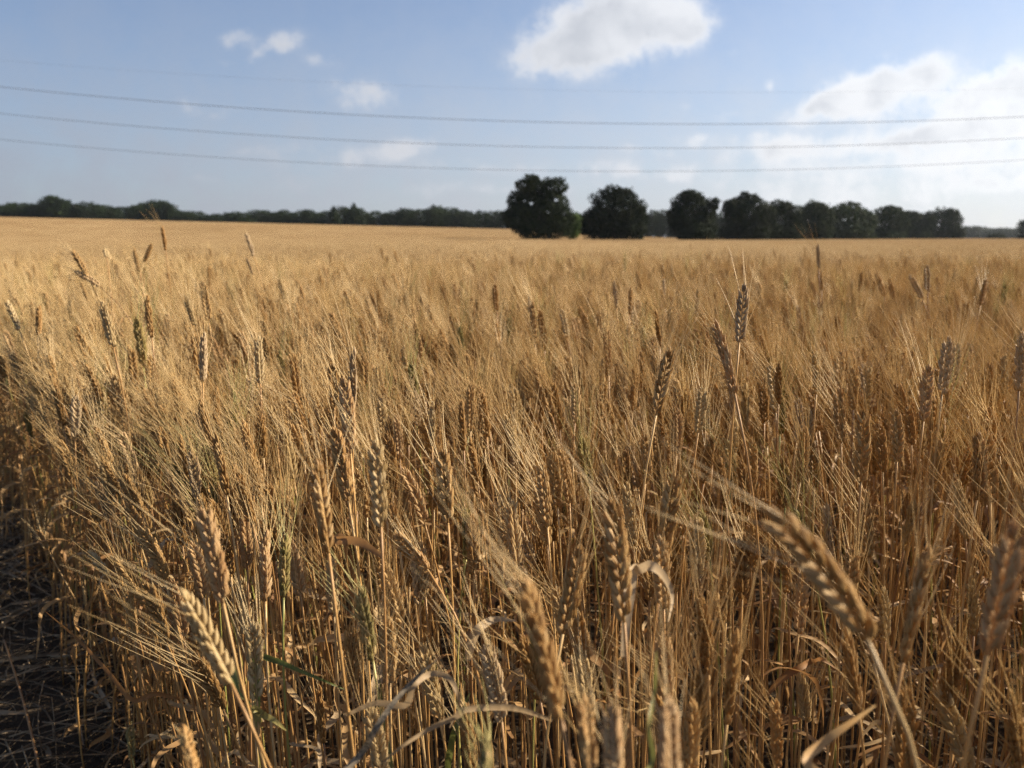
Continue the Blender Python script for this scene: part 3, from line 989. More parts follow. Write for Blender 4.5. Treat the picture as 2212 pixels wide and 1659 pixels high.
CROWD = []
for i in np.nonzero(single)[0]:
    rg = np.random.default_rng(5000 + int(i))
    tone = rg.choice(['gold', 'pale', 'amber', 'rosy', 'green', 'grey'], p=[.52, .16, .14, .09, .03, .06])
    az = math.pi + rg.normal(0, .9)
    lean = abs(rg.normal(.16, .16))
    d = np.array((math.cos(az) * math.sin(lean), math.sin(az) * math.sin(lean), math.cos(lean)))
    L = rg.uniform(.07, .092)
    root = np.array((px_[i], py_[i], 0))
    base = root + np.array((d[0] * .22, d[1] * .22, tipz[i] - L * d[2]))
    e = wheat_plant(root, base, base + d * L, min(.5, abs(rg.normal(.1, .12)) + lean * .3), tone, 'wheat plant', rg, 0, None, 1.0 if rg.random() < .9 else .3, int(rg.integers(0, 3)))
    CROWD.append((e, tone, *on_screen(base + d * L * .5), on_screen(base + d * L)[0] - on_screen(base)[0]))
# what to call each of them: its colour, its lean, and where it stands from an ear one can find
seen_as = {}
for (e, tone, sx, sy, run) in CROWD:
    mx_, my_, phrase = min(MARKS, key=lambda m: math.hypot(m[0] - sx, m[1] - sy))
    ddx, ddy = sx - mx_, sy - my_
    side = 'left' if ddx < 0 else 'right'
    if abs(ddy) < .5 * abs(ddx):
        where = side + ' of'
    elif abs(ddx) < .5 * abs(ddy):
        where = 'above' if ddy < 0 else 'below'
    else:
        where = ('above ' if ddy < 0 else 'below ') + side + ' of'
    lean = 'leaning left' if run < -8 else 'leaning right' if run > 8 else 'upright'
    seen_as.setdefault((TONE_WORD[tone], lean, where, phrase), []).append((math.hypot(ddx, ddy), e))
for (tw, lean, where, phrase), lst in seen_as.items():
    lst.sort(key=lambda q: q[0])
    for k, (dist, e) in enumerate(lst):
        o_ = '' if len(lst) == 1 else ('nearest ' if k == 0 else ORD[k] + ' nearest ')
        e['label'] = (o_ + tw + ' ' + lean + ' ear ' + where + ' ' + phrase)

# ---- blades that catch the eye, each on the plant beside it
BLADES = [
    ([c4(1600, 650), c4(1640, 618), c4(1700, 605), c4(1765, 660), c4(1808, 760), c4(1790, 900)], .66, .0095, 'leaf_pale', 'pale hooked leaf'),
    ([c4(745, 1100), c4(760, 1010), c4(800, 935), c4(880, 885), c4(1000, 892)], .80, .0095, 'leaf_pale', 'pale folded leaf'),
    ([c4(200, 1570), c4(250, 1480), c4(350, 1330), c4(480, 1185), c4(592, 1088)], .62, .0048, 'leaf_mould', 'mouldy black speckled blade'),
    ([c4(420, 1330), c4(460, 1230), c4(550, 1168), c4(640, 1185), c4(690, 1265), c4(695, 1340), c4(650, 1450)], .66, .0050, 'leaf_pale', 'pale arched leaf'),
    ([c4(740, 1350), c4(690, 1385), c4(550, 1450), c4(400, 1545), c4(280, 1650)], .62, .0052, 'leaf_pale', 'long pale blade sloping down'),
    ([c3(1205, 1120), c3(1218, 1180), c3(1245, 1265), c3(1315, 1330)], .72, .0055, 'leaf_green', 'small fresh green blade'),
    ([c3(1330, 1350), c3(1370, 1378), c3(1430, 1410), c3(1495, 1465)], .76, .0075, 'leaf_green', 'small fresh green blade'),
    ([c3(1340, 1085), c3(1440, 1100), c3(1560, 1150), c3(1800, 1250)], .80, .0060, 'leaf_green', 'green blade turning brown'),
    ([c4(655, 1560), c4(672, 1480), c4(705, 1390), c4(758, 1265)], .80, .0070, 'leaf_green', 'bright green upright blade'),
    ([c3(830, 540), c3(845, 495), c3(870, 468), c3(905, 472)], 1.2, .0085, 'leaf_pale', 'pale curled leaf tip'),
    ([c3(690, 1300), c3(560, 1150), c3(400, 980), c3(232, 838)], .95, .0060, 'leaf', 'long brown blade over the soil'),
    ([c5(820, 1640), c5(900, 1530), c5(1020, 1440), c5(1180, 1330)], .50, .0060, 'leaf', 'reddish blade'),
    ([c5(790, 1130), c5(840, 1100), c5(900, 1095), c5(985, 1150)], .90, .0070, 'leaf', 'arched brown blade'),
    ([c4(62, 470), c4(85, 455), c4(105, 490), c4(112, 590)], .78, .0080, 'leaf', 'broad rusty hanging blade'),
    ([c4(300, 1200), c4(330, 1190), c4(350, 1240), c4(360, 1300)], .95, .0085, 'leaf_pale', 'short curled leaf'),
    ([c5(1230, 1400), c5(1300, 1200), c5(1420, 1150), c5(1560, 1115), c5(1640, 1130)], .95, .0055, 'leaf_pale', 'pale flat blade'),
    ([c4(1700, 1640), c4(1690, 1450), c4(1720, 1250), c4(1730, 1050)], .50, .0030, 'leaf_green', 'thin yellow green blade'),
    ([c4(350, 1640), c4(310, 1400), c4(280, 1150)], .80, .0030, 'leaf_green', 'thin yellow green blade'),
]
for k, (pts2, dep, wd, mk, label) in enumerate(BLADES):
    P = [unproject(*p, dep + .012 * math.sin(j * 2.1 + k)) for j, p in enumerate(pts2)]
    best = min(STALKS, key=lambda s: min(np.linalg.norm(s[2] - P[0], axis=1)))
    j = int(np.argmin(np.linalg.norm(best[2] - P[0], axis=1)))
    A = best[2][j]
    if np.linalg.norm(A - P[0]) > .012:                  # the blade leaves its stalk a little lower down
        P = [A - np.array((0, 0, .03)), (A + P[0]) / 2 - np.array((0, 0, .008))] + P
    mb = MB().add(*ribbon(catmull(np.array(P) - best[1], 30), wd, np.array((.15, -1.0, .35)), .3, .5))
    o = link('leaf', mb.mesh('leaf', [M[mk]]), best[0])
    o['label'] = label

# prototypes for the uncountable rest
def proto_plant(seed, tone):
    rg = np.random.default_rng(seed)
    az = math.pi + rg.normal(0, .7)
    lean = abs(rg.normal(.17, .15))
    d = np.array((math.cos(az) * math.sin(lean), math.sin(az) * math.sin(lean), math.cos(lean)))
    L = rg.uniform(.074, .098)
    th = min(.5, abs(rg.normal(.1, .12)) + lean * .3)
    H = .815 + rg.normal(0, .02)
    base = np.array((d[0] * .2, d[1] * .2, H - L * d[2]))
    F = ear_matrix(base, base + d * L, th)
    fr = ear_frames(rg, L, th, rg.uniform(0, math.pi), 14 + seed % 3)
    mb = MB()
    off = np.array((rg.normal(.0, .06), rg.normal(0, .05), -.02))
    pts = stalk_curve(off, base, F[:3, 2], 10)
    mb.merge(stalk_mb(pts, .0019, 4), None, 0)
    mb.merge(ear_mb(rg, fr, L, th), F, 1)
    mb.merge(awns_mb(rg, fr, rg.choice((.78, .66, .5, -.35)), 1.2, 2, 1.35), F, 2)
    for k in range(int(rg.integers(1, 4))):
        j = int(rg.integers(1, 8))
        m = trans(pts[j]) @ rot('Z', rg.uniform(0, 6.28)) @ np.diag((*[rg.uniform(.8, 1.3)] * 3, 1))
        mb.merge(LEAF_MB[rg.integers(10)], m, 3)
    e, a, s = TONES[tone]
    return mb.mesh('plant', [M[s], M[e], M[a], M['leaf']])


def far_patch(seed, size, dens, depth, awns, wide):
    """a square of crop as it looks from further off: ears, bristles and the upper stalks"""
    rg = np.random.default_rng(seed)
    mb = MB()
    n = int(size * size * dens)
    P = rg.uniform(-size / 2, size / 2, (n, 2))
    H = .80 + .03 * np.sin(P[:, 0] * 3.1 + seed) + rg.normal(0, .05, n) + np.where(rg.random(n) < .015, rg.uniform(.05, .15, n), 0)
    S = 5
    prof = np.array((.5, 1.0, .75, 1.05, .7, .9, .3)) if depth else np.array((.7, 1.0, .35))
    K = len(prof)
    a = np.arange(S) / S * 2 * np.pi
    q0 = []
    for i in range(K - 1):
        for k in range(S):
            k2 = (k + 1) % S
            q0.append((i * S + k, i * S + k2, (i + 1) * S + k2, (i + 1) * S + k))
    q0 = np.array(q0)
    for i in range(n):
        az = math.pi + rg.normal(0, .8)
        ln = abs(rg.normal(.18, .15))
        d = np.array((math.cos(az) * math.sin(ln), math.sin(az) * math.sin(ln), math.cos(ln)))
        L = rg.uniform(.07, .09)
        b = np.array((P[i, 0], P[i, 1], H[i])) - d * L
        r = .0052 * wide * rg.uniform(.8, 1.15)
        zs_ = np.linspace(0, 1, K)
        ring = np.stack([np.cos(a), np.sin(a) * .7, np.zeros(S)], 1)
        v = (b + d * L * zs_[:, None])[:, None, :] + (prof * r)[:, None, None] * ring[None]
        mb.add(v.reshape(-1, 3), q0, slot=0)
        # upper stalk
        w3 = .0016 * wide
        c = b - np.array((d[0] * .15, d[1] * .15, .26))
        mb.add(np.array((b + (w3, 0, 0), b - (w3, 0, 0), c - (w3, 0, 0), c + (w3, 0, 0))), [(0, 1, 2, 3)], slot=2)
        for k in range(awns):
            f = rg.uniform(.1, 1)
            s = b + d * L * f
            dd = norm(d + np.array((-.55 if rg.random() < .72 else .35, 0, 0)) + rg.normal(0, .22, 3))
            e = s + dd * rg.uniform(.06, .1)
            w2 = norm(np.cross(dd, rg.normal(0, 1, 3))) * .0006 * wide
            mb.add(np.array((s - w2, s + w2, e)), None, [(0, 1, 2)], slot=1)
    return mb.mesh('patch', [M['far_wheat'], M['far_awn'], M['stalk']])


protos = bpy.data.collections.new('wheat_sources')
tones = ['gold'] * 9 + ['pale'] * 3 + ['amber'] * 3 + ['rosy', 'grey', 'green']
names = []
for i, tn in enumerate(tones):
    o = bpy.data.objects.new('a_plant_%02d' % i, proto_plant(2000 + i, tn)); protos.objects.link(o)
for i in range(4):
    o = bpy.data.objects.new('b_patch_%02d' % i, far_patch(2100 + i, 1.0, 300, 1, 7, 1.3)); protos.objects.link(o)
for i in range(3):
    o = bpy.data.objects.new('c_patch_%02d' % i, far_patch(2200 + i, 4.0, 110, 0, 3, 2.2)); protos.objects.link(o)
NP = len(tones)

rest = ~single
n0 = int(rest.sum())
pos = np.stack([px_[rest], py_[rest], terrain(px_[rest], py_[rest])], 1)
idx = rng.integers(0, NP, n0)
eul = np.stack([rng.normal(0, .05, n0), rng.normal(0, .05, n0), rng.normal(0, .35, n0)], 1)
hs = (tipz[rest] / .815)
scl = np.stack([np.sqrt(hs), np.sqrt(hs), hs], 1)
# squares of crop beyond
def squares(size, r0, r1, first, count, pad):
    xs = np.arange(-r1 - pad, r1 + pad, size)
    ys = np.arange(0, r1, size)
    X, Y = (a.ravel() for a in np.meshgrid(xs, ys))
    k = (Y > r0) & (np.abs(X) < .98 * Y + pad)
    X, Y = X[k], Y[k]
    n = len(X)
    Z = terrain(X, Y)
    e = 1.0
    sx, sy = (terrain(X + e, Y) - Z) / e, (terrain(X, Y + e) - Z) / e
    E = np.stack([np.arctan(sy), -np.arctan(sx), np.zeros(n)], 1)
    hh = 1 + .03 * np.sin(X * .31 + Y * .13) + rng.normal(0, .02, n)
    return np.stack([X, Y, Z], 1), rng.integers(first, first + count, n), E, np.stack([np.ones(n), np.ones(n), hh], 1)


p1 = squares(1.0, NEAR - .4, 62, NP, 4, 4)
p2 = squares(4.0, 62, 470, NP + 4, 3, 30)
pos = np.concatenate([pos, p1[0], p2[0]])
idx = np.concatenate([idx, p1[1], p2[1]])
eul = np.concatenate([eul, p1[2], p2[2]])
scl = np.concatenate([scl, p1[3], p2[3]])
pm = bpy.data.meshes.new('wheat_vegetation')
pm.vertices.add(len(pos))
pm.vertices.foreach_set('co', pos.astype(np.float32).ravel())
pm.attributes.new('pick', 'INT', 'POINT').data.foreach_set('value', idx.astype(np.int32))
pm.attributes.new('turn', 'FLOAT_VECTOR', 'POINT').data.foreach_set('vector', eul.astype(np.float32).ravel())
pm.attributes.new('size', 'FLOAT_VECTOR', 'POINT').data.foreach_set('vector', scl.astype(np.float32).ravel())
crop = link('wheat_vegetation', pm)
tag(crop, 'ripe golden wheat filling the whole field to the tree line', None, None, 'stuff')
ng = bpy.data.node_groups.new('crop_scatter', 'GeometryNodeTree')
ng.interface.new_socket('Geometry', in_out='INPUT', socket_type='NodeSocketGeometry')
ng.interface.new_socket('Geometry', in_out='OUTPUT', socket_type='NodeSocketGeometry')
G = NT(ng)
gi, go = G.node('NodeGroupInput'), G.node('NodeGroupOutput')
ci = G.node('GeometryNodeCollectionInfo', transform_space='ORIGINAL')
ci.inputs['Collection'].default_value = protos
ci.inputs['Separate Children'].default_value = True
ci.inputs['Reset Children'].default_value = True


def named(n, t):
    a = G.node('GeometryNodeInputNamedAttribute', data_type=t)
    a.inputs['Name'].default_value = n
    return next(s for s in a.outputs if s.enabled and s.name == 'Attribute')


er = G.node('FunctionNodeEulerToRotation')
ng.links.new(named('turn', 'FLOAT_VECTOR'), er.inputs[0])
ip = G.node('GeometryNodeInstanceOnPoints')
ng.links.new(gi.outputs[0], ip.inputs['Points'])
ng.links.new(ci.outputs[0], ip.inputs['Instance'])
ip.inputs['Pick Instance'].default_value = True
ng.links.new(named('pick', 'INT'), ip.inputs['Instance Index'])
ng.links.new(er.outputs[0], ip.inputs['Rotation'])
ng.links.new(named('size', 'FLOAT_VECTOR'), ip.inputs['Scale'])
ng.links.new(ip.outputs[0], go.inputs[0])
crop.modifiers.new('scatter', 'NODES').node_group = ng

# ------------------------------------------------------------------ straw and dead leaves on the soil
mb = MB()
n = 8500
for i in range(n):
    y = rng.uniform(-.3, 5.0)
    x = edge_x(y) + .5 - abs(rng.normal(0, 1.0)) * 1.1
    if rng.random() < .25:
        x = edge_x(y) + rng.uniform(0, 1.6)
    L = rng.uniform(.04, .32) if rng.random() < .7 else rng.uniform(.02, .08)
    a = rng.uniform(0, math.pi)
    z = abs(rng.normal(0, .016)) + .003
    dz = rng.normal(0, .12) * L
    dr = np.array((math.cos(a), math.sin(a), 0))
    sd = np.array((-math.sin(a), math.cos(a), 0))
    p = np.array((x, y, z + abs(dz) / 2))
    c = [p - dr * L / 2 - (0, 0, dz / 2), p + sd * rng.normal(0, .07) * L + (0, 0, rng.uniform(0, .04) * L), p + dr * L / 2 + (0, 0, dz / 2)]
    if rng.random() < .72:
        mb.add(*tube(catmull(c, 4), [rng.uniform(.0008, .0019)] * 4, 4))
    else:
        mb.add(*ribbon(catmull(c, 6), rng.uniform(.004, .012), np.array((0, 0, 1.0)) + rng.normal(0, .4, 3), .4, rng.normal(0, 1.5)))
o = link('straw_litter', mb.mesh('straw_litter', [M['litter']]))
tag(o, 'tangled broken straw and dead leaves lying on the dark soil', None, None, 'stuff')

# broken straws that can be picked out on the soil, and a fallen ear
for k, (a, b, label) in enumerate([((4, 640), (44, 790), 'thick broken straw slanting up from the soil in the lower left corner'),
                                   ((2, 575), (46, 572), 'pale straw lying flat on dark soil at the left border')]):
    def on_ground(p, h):
        d = unproject(*p, 1.0) - np.array((0, 0, CAM_H))
        t = (h - CAM_H) / d[2]
        return np.array((0, 0, CAM_H)) + d * t
    A, B = on_ground(a, .16 if k == 0 else .02), on_ground(b, .01)
    o = link('broken_straw', MB().add(*tube(catmull([A - B, (A - B) * .5 + (.006, 0, .006), A * 0], 8), np.linspace(.0022, .003, 8), 6)).mesh('broken_straw', [M['stalk']]))
    o.location = B
    tag(o, label, 'straw', 'loose straws on the soil')
P0 = on_ground((14, 590), .012)
rg = np.random.default_rng(88)
e = bpy.data.objects.new('fallen_ear', None); scene.collection.objects.link(e); e.location = P0
tag(e, 'fallen wheat ear lying on the dark straw strewn soil', 'wheat ear')
F = ear_matrix((0, 0, .003), (.01, -.06, .012), .2)
er_ = link('ear', EARV[3]['ear'], e, F, M['ear_grey'])
tag(link('awns', EARV[3]['awns'], er_), kind='stuff')

# ------------------------------------------------------------------ trees
def crown_mb(rg, W, H, lobes, quads, size, gaps=0.0):
    """leaf clumps spread over overlapping lobes; lobes are (x, z, radius x, radius z) in fractions of W and H"""
    V, Q = [], []
    area = np.array([l[2] * l[3] for l in lobes]); area = area / area.sum()
    cnt = rg.multinomial(quads, area)
    holes = [(rg.uniform(-.35, .35) * W, rg.uniform(.35, .85) * H, rg.uniform(.012, .028) * W) for _ in range(int(gaps))]
    k = 0
    for (lx, lz, lrx, lrz), c in zip(lobes, cnt):
        d = rg.normal(0, 1, (c, 3)); d /= np.linalg.norm(d, axis=1)[:, None]
        rad = rg.uniform(.35, 1.0, c) ** .5
        bump = 1 + .16 * np.sin(d[:, 0] * 5 + lx * 9) * np.sin(d[:, 2] * 6 + lz * 7) + rg.normal(0, .05, c)
        ly = rg.uniform(-.18, .18) * W
        p = np.stack([lx * W + d[:, 0] * lrx * W * rad * bump, ly + d[:, 1] * lrx * W * rad * bump, lz * H + d[:, 2] * lrz * H * rad * bump], 1)
        ok = p[:, 2] > .02 * H
        for hx, hz, hr in holes:
            ok &= np.hypot(p[:, 0] - hx, p[:, 2] - hz) > hr
        p, d = p[ok], d[ok]
        for i in range(len(p)):
            nn = norm(d[i] + rg.normal(0, .7, 3))
            u = norm(np.cross(nn, rg.normal(0, 1, 3)))
            v2 = np.cross(nn, u)
            s = size * rg.uniform(.5, 1.2)
            s2 = s * rg.uniform(.5, .9)
            V += [p[i] - u * s - v2 * s2 * .4, p[i] - v2 * s2, p[i] + u * s + v2 * s2 * .3, p[i] + v2 * s2 + nn * s * .2]
            Q.append((k, k + 1, k + 2, k + 3)); k += 4
    return MB().add(np.array(V), Q)


def trunk_mb(rg, H, r, limbs=6):
    mb = MB()
    pts = catmull([(0, 0, -.3), (rg.normal(0, .1), rg.normal(0, .1), H * .3), (rg.normal(0, .3), rg.normal(0, .3), H * .75)], 8)
    mb.add(*tube(pts, np.linspace(r, r * .3, 8), 7))
    for i in range(limbs):
        b = pts[int(rg.integers(2, 7))]
        a = rg.uniform(0, 6.28)
        e = b + np.array((math.cos(a) * H * .28, math.sin(a) * H * .28, H * rg.uniform(.1, .25)))
        mb.add(*tube(catmull([b, (b + e) / 2 + (0, 0, H * .03), e], 5), np.linspace(r * .4, r * .1, 5), 5))
    return mb


def tree_at(x0, x1, top, base, Y, lobes, quads, size, mat, label, seed, name='tree', gaps=0, group=None, cat='tree'):
    """x0, x1, top, base: the outline in pixels of the 1024 frame at the distance Y"""
    rg = np.random.default_rng(seed)
    k = 1.0
    def at(px, py):
        d = unproject(px, py, 1.0) - np.array((0, 0, CAM_H))
        return np.array((0, 0, CAM_H)) + d * (Y / d[1])
    L_, R_, T_ = at(x0, base), at(x1, base), at((x0 + x1) / 2, top)
    W = R_[0] - L_[0]
    x = (L_[0] + R_[0]) / 2
    z = float(terrain(x, Y))
    H = T_[2] - z
    e = bpy.data.objects.new(name, None); scene.collection.objects.link(e)
    e.location = (x, Y, z)
    tag(e, label, cat, group)
    link('crown' if name == 'tree' else 'foliage', crown_mb(rg, W, H, lobes, quads, size, gaps).mesh('crown', [mat], smooth=False), e)
    link('trunk' if name == 'tree' else 'stem', trunk_mb(rg, H, .022 * H + .05).mesh('trunk', [M['bark']]), e)
    return e


ROUND = [(0, .5, .46, .46), (-.2, .34, .30, .33), (.22, .36, .28, .33), (0, .75, .30, .23), (-.18, .62, .28, .25), (.2, .62, .28, .26), (0, .2, .40, .2)]
T1 = [(-.06, .55, .30, .28), (-.12, .82, .22, .17), (.20, .82, .20, .16), (-.25, .6, .20, .2), (.16, .58, .24, .22), (-.2, .36, .30, .25), (.22, .36, .26, .28), (-.42, .40, .10, .1), (.0, .18, .34, .18), (-.08, .92, .10, .08)]
T2 = [(.02, .62, .42, .34), (.02, .84, .27, .15), (-.28, .42, .22, .2), (.30, .45, .20, .3), (-.12, .25, .36, .24), (.22, .24, .24, .22), (-.42, .3, .1, .22), (0, .4, .4, .3)]
T3 = [(-.05, .65, .36, .3), (-.05, .87, .24, .12), (.3, .55, .18, .3), (-.3, .5, .2, .25), (0, .3, .40, .28), (.38, .72, .09, .13), (.1, .18, .36, .18)]
T4 = [(0, .55, .42, .3), (-.24, .12, .24, .14), (.22, .12, .24, .14), (.05, .85, .22, .14), (-.3, .65, .18, .2), (.3, .5, .2, .26), (0, .28, .44, .26), (-.1, .72, .3, .16), (-.05, .16, .34, .16)]
TW = [(0, .5, .44, .42), (-.22, .14, .3, .16), (.24, .14, .28, .16), (-.28, .6, .24, .28), (.28, .58, .24, .3), (0, .8, .3, .19), (-.2, .25, .36, .24), (.2, .25, .34, .24), (.12, .78, .2, .2), (-.3, .2, .2, .2), (.32, .2, .18, .2)]
DOME = [(0, .48, .46, .36), (0, .72, .36, .26), (.08, .86, .2, .12), (-.26, .24, .28, .26), (.26, .24, .28, .26), (-.38, .5, .12, .2), (.36, .52, .14, .2), (0, .16, .42, .18)]
S = 1 / 2.16
GR = 'round trees standing in the crop'
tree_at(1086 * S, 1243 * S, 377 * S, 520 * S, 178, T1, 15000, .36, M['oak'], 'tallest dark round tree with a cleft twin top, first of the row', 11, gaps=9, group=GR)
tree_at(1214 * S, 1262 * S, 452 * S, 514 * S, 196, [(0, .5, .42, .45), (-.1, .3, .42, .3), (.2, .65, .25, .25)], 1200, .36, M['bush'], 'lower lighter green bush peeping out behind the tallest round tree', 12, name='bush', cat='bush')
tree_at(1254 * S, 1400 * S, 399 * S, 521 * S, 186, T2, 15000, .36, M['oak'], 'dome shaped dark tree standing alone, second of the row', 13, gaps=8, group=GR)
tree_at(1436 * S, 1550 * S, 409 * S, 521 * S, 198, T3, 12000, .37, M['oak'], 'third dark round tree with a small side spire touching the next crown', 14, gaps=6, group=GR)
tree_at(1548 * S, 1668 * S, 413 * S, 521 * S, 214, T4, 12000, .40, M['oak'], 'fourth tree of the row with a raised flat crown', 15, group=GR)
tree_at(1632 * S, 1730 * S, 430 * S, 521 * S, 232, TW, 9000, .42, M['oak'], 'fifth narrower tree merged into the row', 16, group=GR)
for j, (a, b, t, Y, lab) in enumerate([(1702, 1798, 434, 262, 'sixth bluish tree with a bumpy crown in the receding row'), (1768, 1888, 433, 285, 'seventh broad bluish tree in the receding row'),
                                       (1864, 1956, 443, 318, 'eighth bluish tree with a low dip beside it in the receding row'), (1932, 2012, 454, 345, 'ninth hazy tree near the end of the receding row'),
                                       (1984, 2077, 447, 352, 'last hazy tree at the far end of the receding row, see-through at its edge')]):
    tree_at(a * S, b * S, t * S, 521 * S, Y, (DOME, T4, DOME, T3, TW)[j], 9000, .5, M['wood'], lab, 20 + j, group=GR)
tree_at(2193 * S, 2268 * S, 466 * S, 521 * S, 330, T4, 2500, .5, M['wood'], 'solitary hazy tree cut by the right border', 30)
tree_at(2135 * S, 2172 * S, 502 * S, 522 * S, 380, [(0, .4, .5, .5), (-.2, .3, .3, .3)], 700, .5, M['wood'], 'low hazy bush in front of the farthest wood at right', 31, name='bush', cat='bush')
tree_at(1376 * S, 1392 * S, 513 * S, 519 * S, 215, [(0, .5, .5, .45)], 250, .25, M['bush'], 'tiny bush between the second and third round trees', 32, name='bush', cat='bush')

# the wood along the far side: crowns of a few kinds, each tree an object
CR = []
for i in range(7):
    rg = np.random.default_rng(60 + i)
    lob = [ROUND, TW, T4, T3, TW, ROUND, [(0, .35, .42, .33), (0, .6, .3, .25), (0, .8, .16, .18), (0, .93, .06, .1)]][i]
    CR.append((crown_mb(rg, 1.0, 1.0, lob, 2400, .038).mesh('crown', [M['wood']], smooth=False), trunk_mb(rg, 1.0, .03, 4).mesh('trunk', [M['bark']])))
SKYLINE = [(-260, 436), (-140, 430), (-60, 440), (0, 440), (40, 434), (75, 444), (115, 423), (150, 440), (190, 436), (235, 446), (285, 445), (340, 432), (372, 446), (410, 454), (460, 463), (490, 456),
           (540, 455), (590, 457), (640, 452), (690, 455), (715, 450), (765, 441), (800, 458), (850, 452), (890, 450), (940, 443), (985, 446), (1030, 453), (1080, 456), (1130, 456),
           (1240, 458), (1300, 460), (1420, 452), (1500, 458)]
sx_, sy_ = np.array([p[0] for p in SKYLINE]), np.array([p[1] for p in SKYLINE])
SPECIAL = {115: 'feathery taller tree rising over the left wood', 340: 'domed tree behind the tallest amber ear in the left wood', 765: 'pointed dark tree standing above the middle of the far wood', 940: 'tree on the highest swell of the far wood'}
wood = []
rg = np.random.default_rng(77)
x = -60.0
while x < 1600:
    wdt = rg.uniform(36, 62)
    wood.append((x, np.interp(x, sx_, sy_) + rg.uniform(-4, 5), wdt, None))
    x += wdt * rg.uniform(.30, .50)
for sx0, lab in SPECIAL.items():
    wood.append((sx0, float(np.interp(sx0, sx_, sy_)) - 2, {115: 66, 340: 74, 765: 40, 940: 60}[sx0], lab))
wood.sort(key=lambda q: q[0])
NICK = {115: 'the feathery taller tree', 340: 'the domed taller tree', 765: 'the pointed dark tree', 940: 'the tree on the highest swell'}
nick_at = sorted(NICK)
wood_label = []
for (x, t, wdt, lab) in wood:
    if lab:
        wood_label.append(lab); continue
    if x > 1215:
        same = [q[0] for q in wood if q[3] is None and q[0] > 1215]
        wood_label.append('%s far wood tree from the left glimpsed between the round trees' % ORD[same.index(x)]); continue
    near = min(nick_at, key=lambda q: abs(q - x))
    same = sorted([q[0] for q in wood if q[3] is None and q[0] <= 1215 and min(nick_at, key=lambda z: abs(z - q[0])) == near and (q[0] < near) == (x < near)], key=lambda z: abs(z - near))
    wood_label.append('%s woodland tree %s of %s in the far wood' % (ORD[same.index(x)], 'left' if x < near else 'right', NICK[near]))
for (x, t, wdt, lab), lab2 in zip(wood, wood_label):
    Y = 475 + rg.uniform(0, 40) - (30 if 600 < x < 1200 else 0)
    d = unproject(x * S, t * S, 1.0) - np.array((0, 0, CAM_H))
    top = np.array((0, 0, CAM_H)) + d * (Y / d[1])
    z = float(terrain(top[0], Y))
    H = max(top[2] - z, 4.0)
    W = wdt * S / FPX * Y * 1.05
    ki = int(rg.choice((0, 1, 2, 3, 4, 5, 6), p=(.17, .17, .17, .17, .13, .13, .06)))
    ki = ki if lab is None else {115: 3, 340: 1, 765: 6, 940: 2}[x]
    cr, tr_ = CR[ki]
    e = bpy.data.objects.new('tree', None); scene.collection.objects.link(e)
    e.location = (top[0], Y, z)
    m = rot('Z', rg.uniform(-.6, .6)) @ np.diag((W, W, H, 1))
    link('crown', cr, e, m)
    link('trunk', tr_, e, m)
    tag(e, lab2, 'tree', 'trees of the far wood')
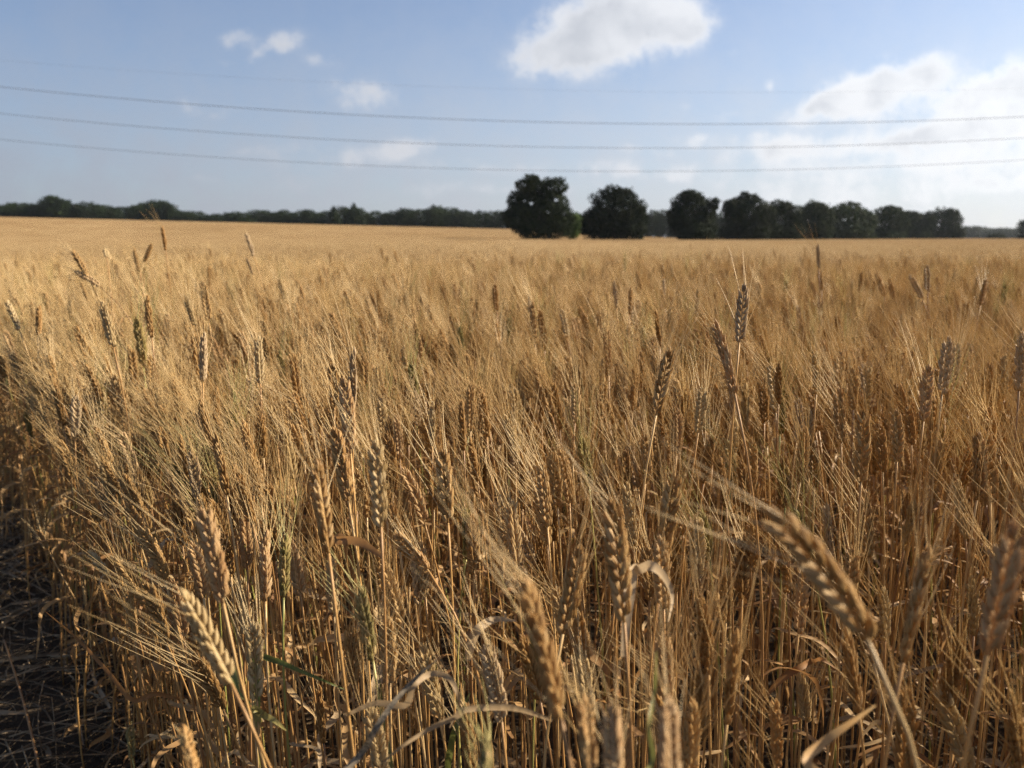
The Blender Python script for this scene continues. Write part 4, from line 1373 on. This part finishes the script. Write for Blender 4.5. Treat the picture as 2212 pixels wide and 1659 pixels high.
# the farthest, bluest wood at right
x = 2070.0
k = 0
while x < 2260:
    wdt = rg.uniform(26, 46)
    Y = 900 + rg.uniform(0, 80)
    d = unproject(x * S, (487 + rg.uniform(-2, 4) + max(0, x - 2080) * .02) * S, 1.0) - np.array((0, 0, CAM_H))
    top = np.array((0, 0, CAM_H)) + d * (Y / d[1])
    z = float(terrain(top[0], Y))
    cr, tr_ = CR[int(rg.integers(6))]
    e = bpy.data.objects.new('tree', None); scene.collection.objects.link(e)
    e.location = (top[0], Y, z)
    W = wdt * S / FPX * Y * 1.1
    m = rot('Z', rg.uniform(-.6, .6)) @ np.diag((W, W, top[2] - z, 1))
    link('crown', cr, e, m); link('trunk', tr_, e, m)
    tag(e, ORD[k] + ' blue hazy tree of the farthest wood, counted from the end of the row', 'tree', 'trees of the farthest wood')
    x += wdt * rg.uniform(.4, .6)
    k += 1

# ------------------------------------------------------------------ overhead lines
for pts2, Y, r, label in [
    ([(0, 130), (500, 166), (1100, 192), (1700, 200), (2212, 190)], 84, .0055, 'faint thin topmost overhead wire'),
    ([(0, 188), (500, 230), (1000, 260), (1400, 267), (2212, 252)], 76, .024, 'second overhead wire from the top, darkest'),
    ([(0, 247), (500, 284), (1000, 314), (1400, 322), (2212, 297)], 80, .022, 'third overhead wire from the top, under the darkest'),
    ([(0, 302), (600, 346), (1100, 368), (1400, 371), (2212, 345)], 84, .020, 'lowest overhead wire, just above the tree tops'),
]:
    xs, zs2 = [], []
    for p in pts2:
        d = unproject(p[0] * S, p[1] * S, 1.0)
        d = d - np.array((0, 0, CAM_H))
        q = d * (Y / d[1])
        xs.append(q[0]); zs2.append(CAM_H + q[2])
    co = np.polyfit(xs, zs2, 2)                           # a hanging cable is close to a parabola
    X = np.linspace(-130, 130, 90)
    o = link('power_line', MB().add(*tube(np.stack([X, X * 0, np.polyval(co, X)], 1), np.full(90, r), 6)).mesh('power_line', [M['wire']]))
    o.location = (0, Y, 0)
    tag(o, label, 'power line', 'overhead wires across the sky')

# ------------------------------------------------------------------ air
HAZE = 0.00005
hz = MB()
bx = np.array([(x, y, z) for x in (-1350, 1350) for y in (-80, 1400) for z in (-2.5, 34)], float)
hz.add(bx, [(0, 1, 3, 2), (4, 6, 7, 5), (0, 4, 5, 1), (2, 3, 7, 6), (0, 2, 6, 4), (1, 5, 7, 3)])
hm, t = material('haze')
pv = t.node('ShaderNodeVolumePrincipled')
pv.inputs['Color'].default_value = (.74, .84, .98, 1)
pv.inputs['Density'].default_value = HAZE
pv.inputs['Anisotropy'].default_value = .35
ho = t.node('ShaderNodeOutputMaterial')
t.put(ho.inputs['Volume'], pv.outputs[0])
tag(link('haze', hz.mesh('haze', [hm], smooth=False)), kind='stuff')
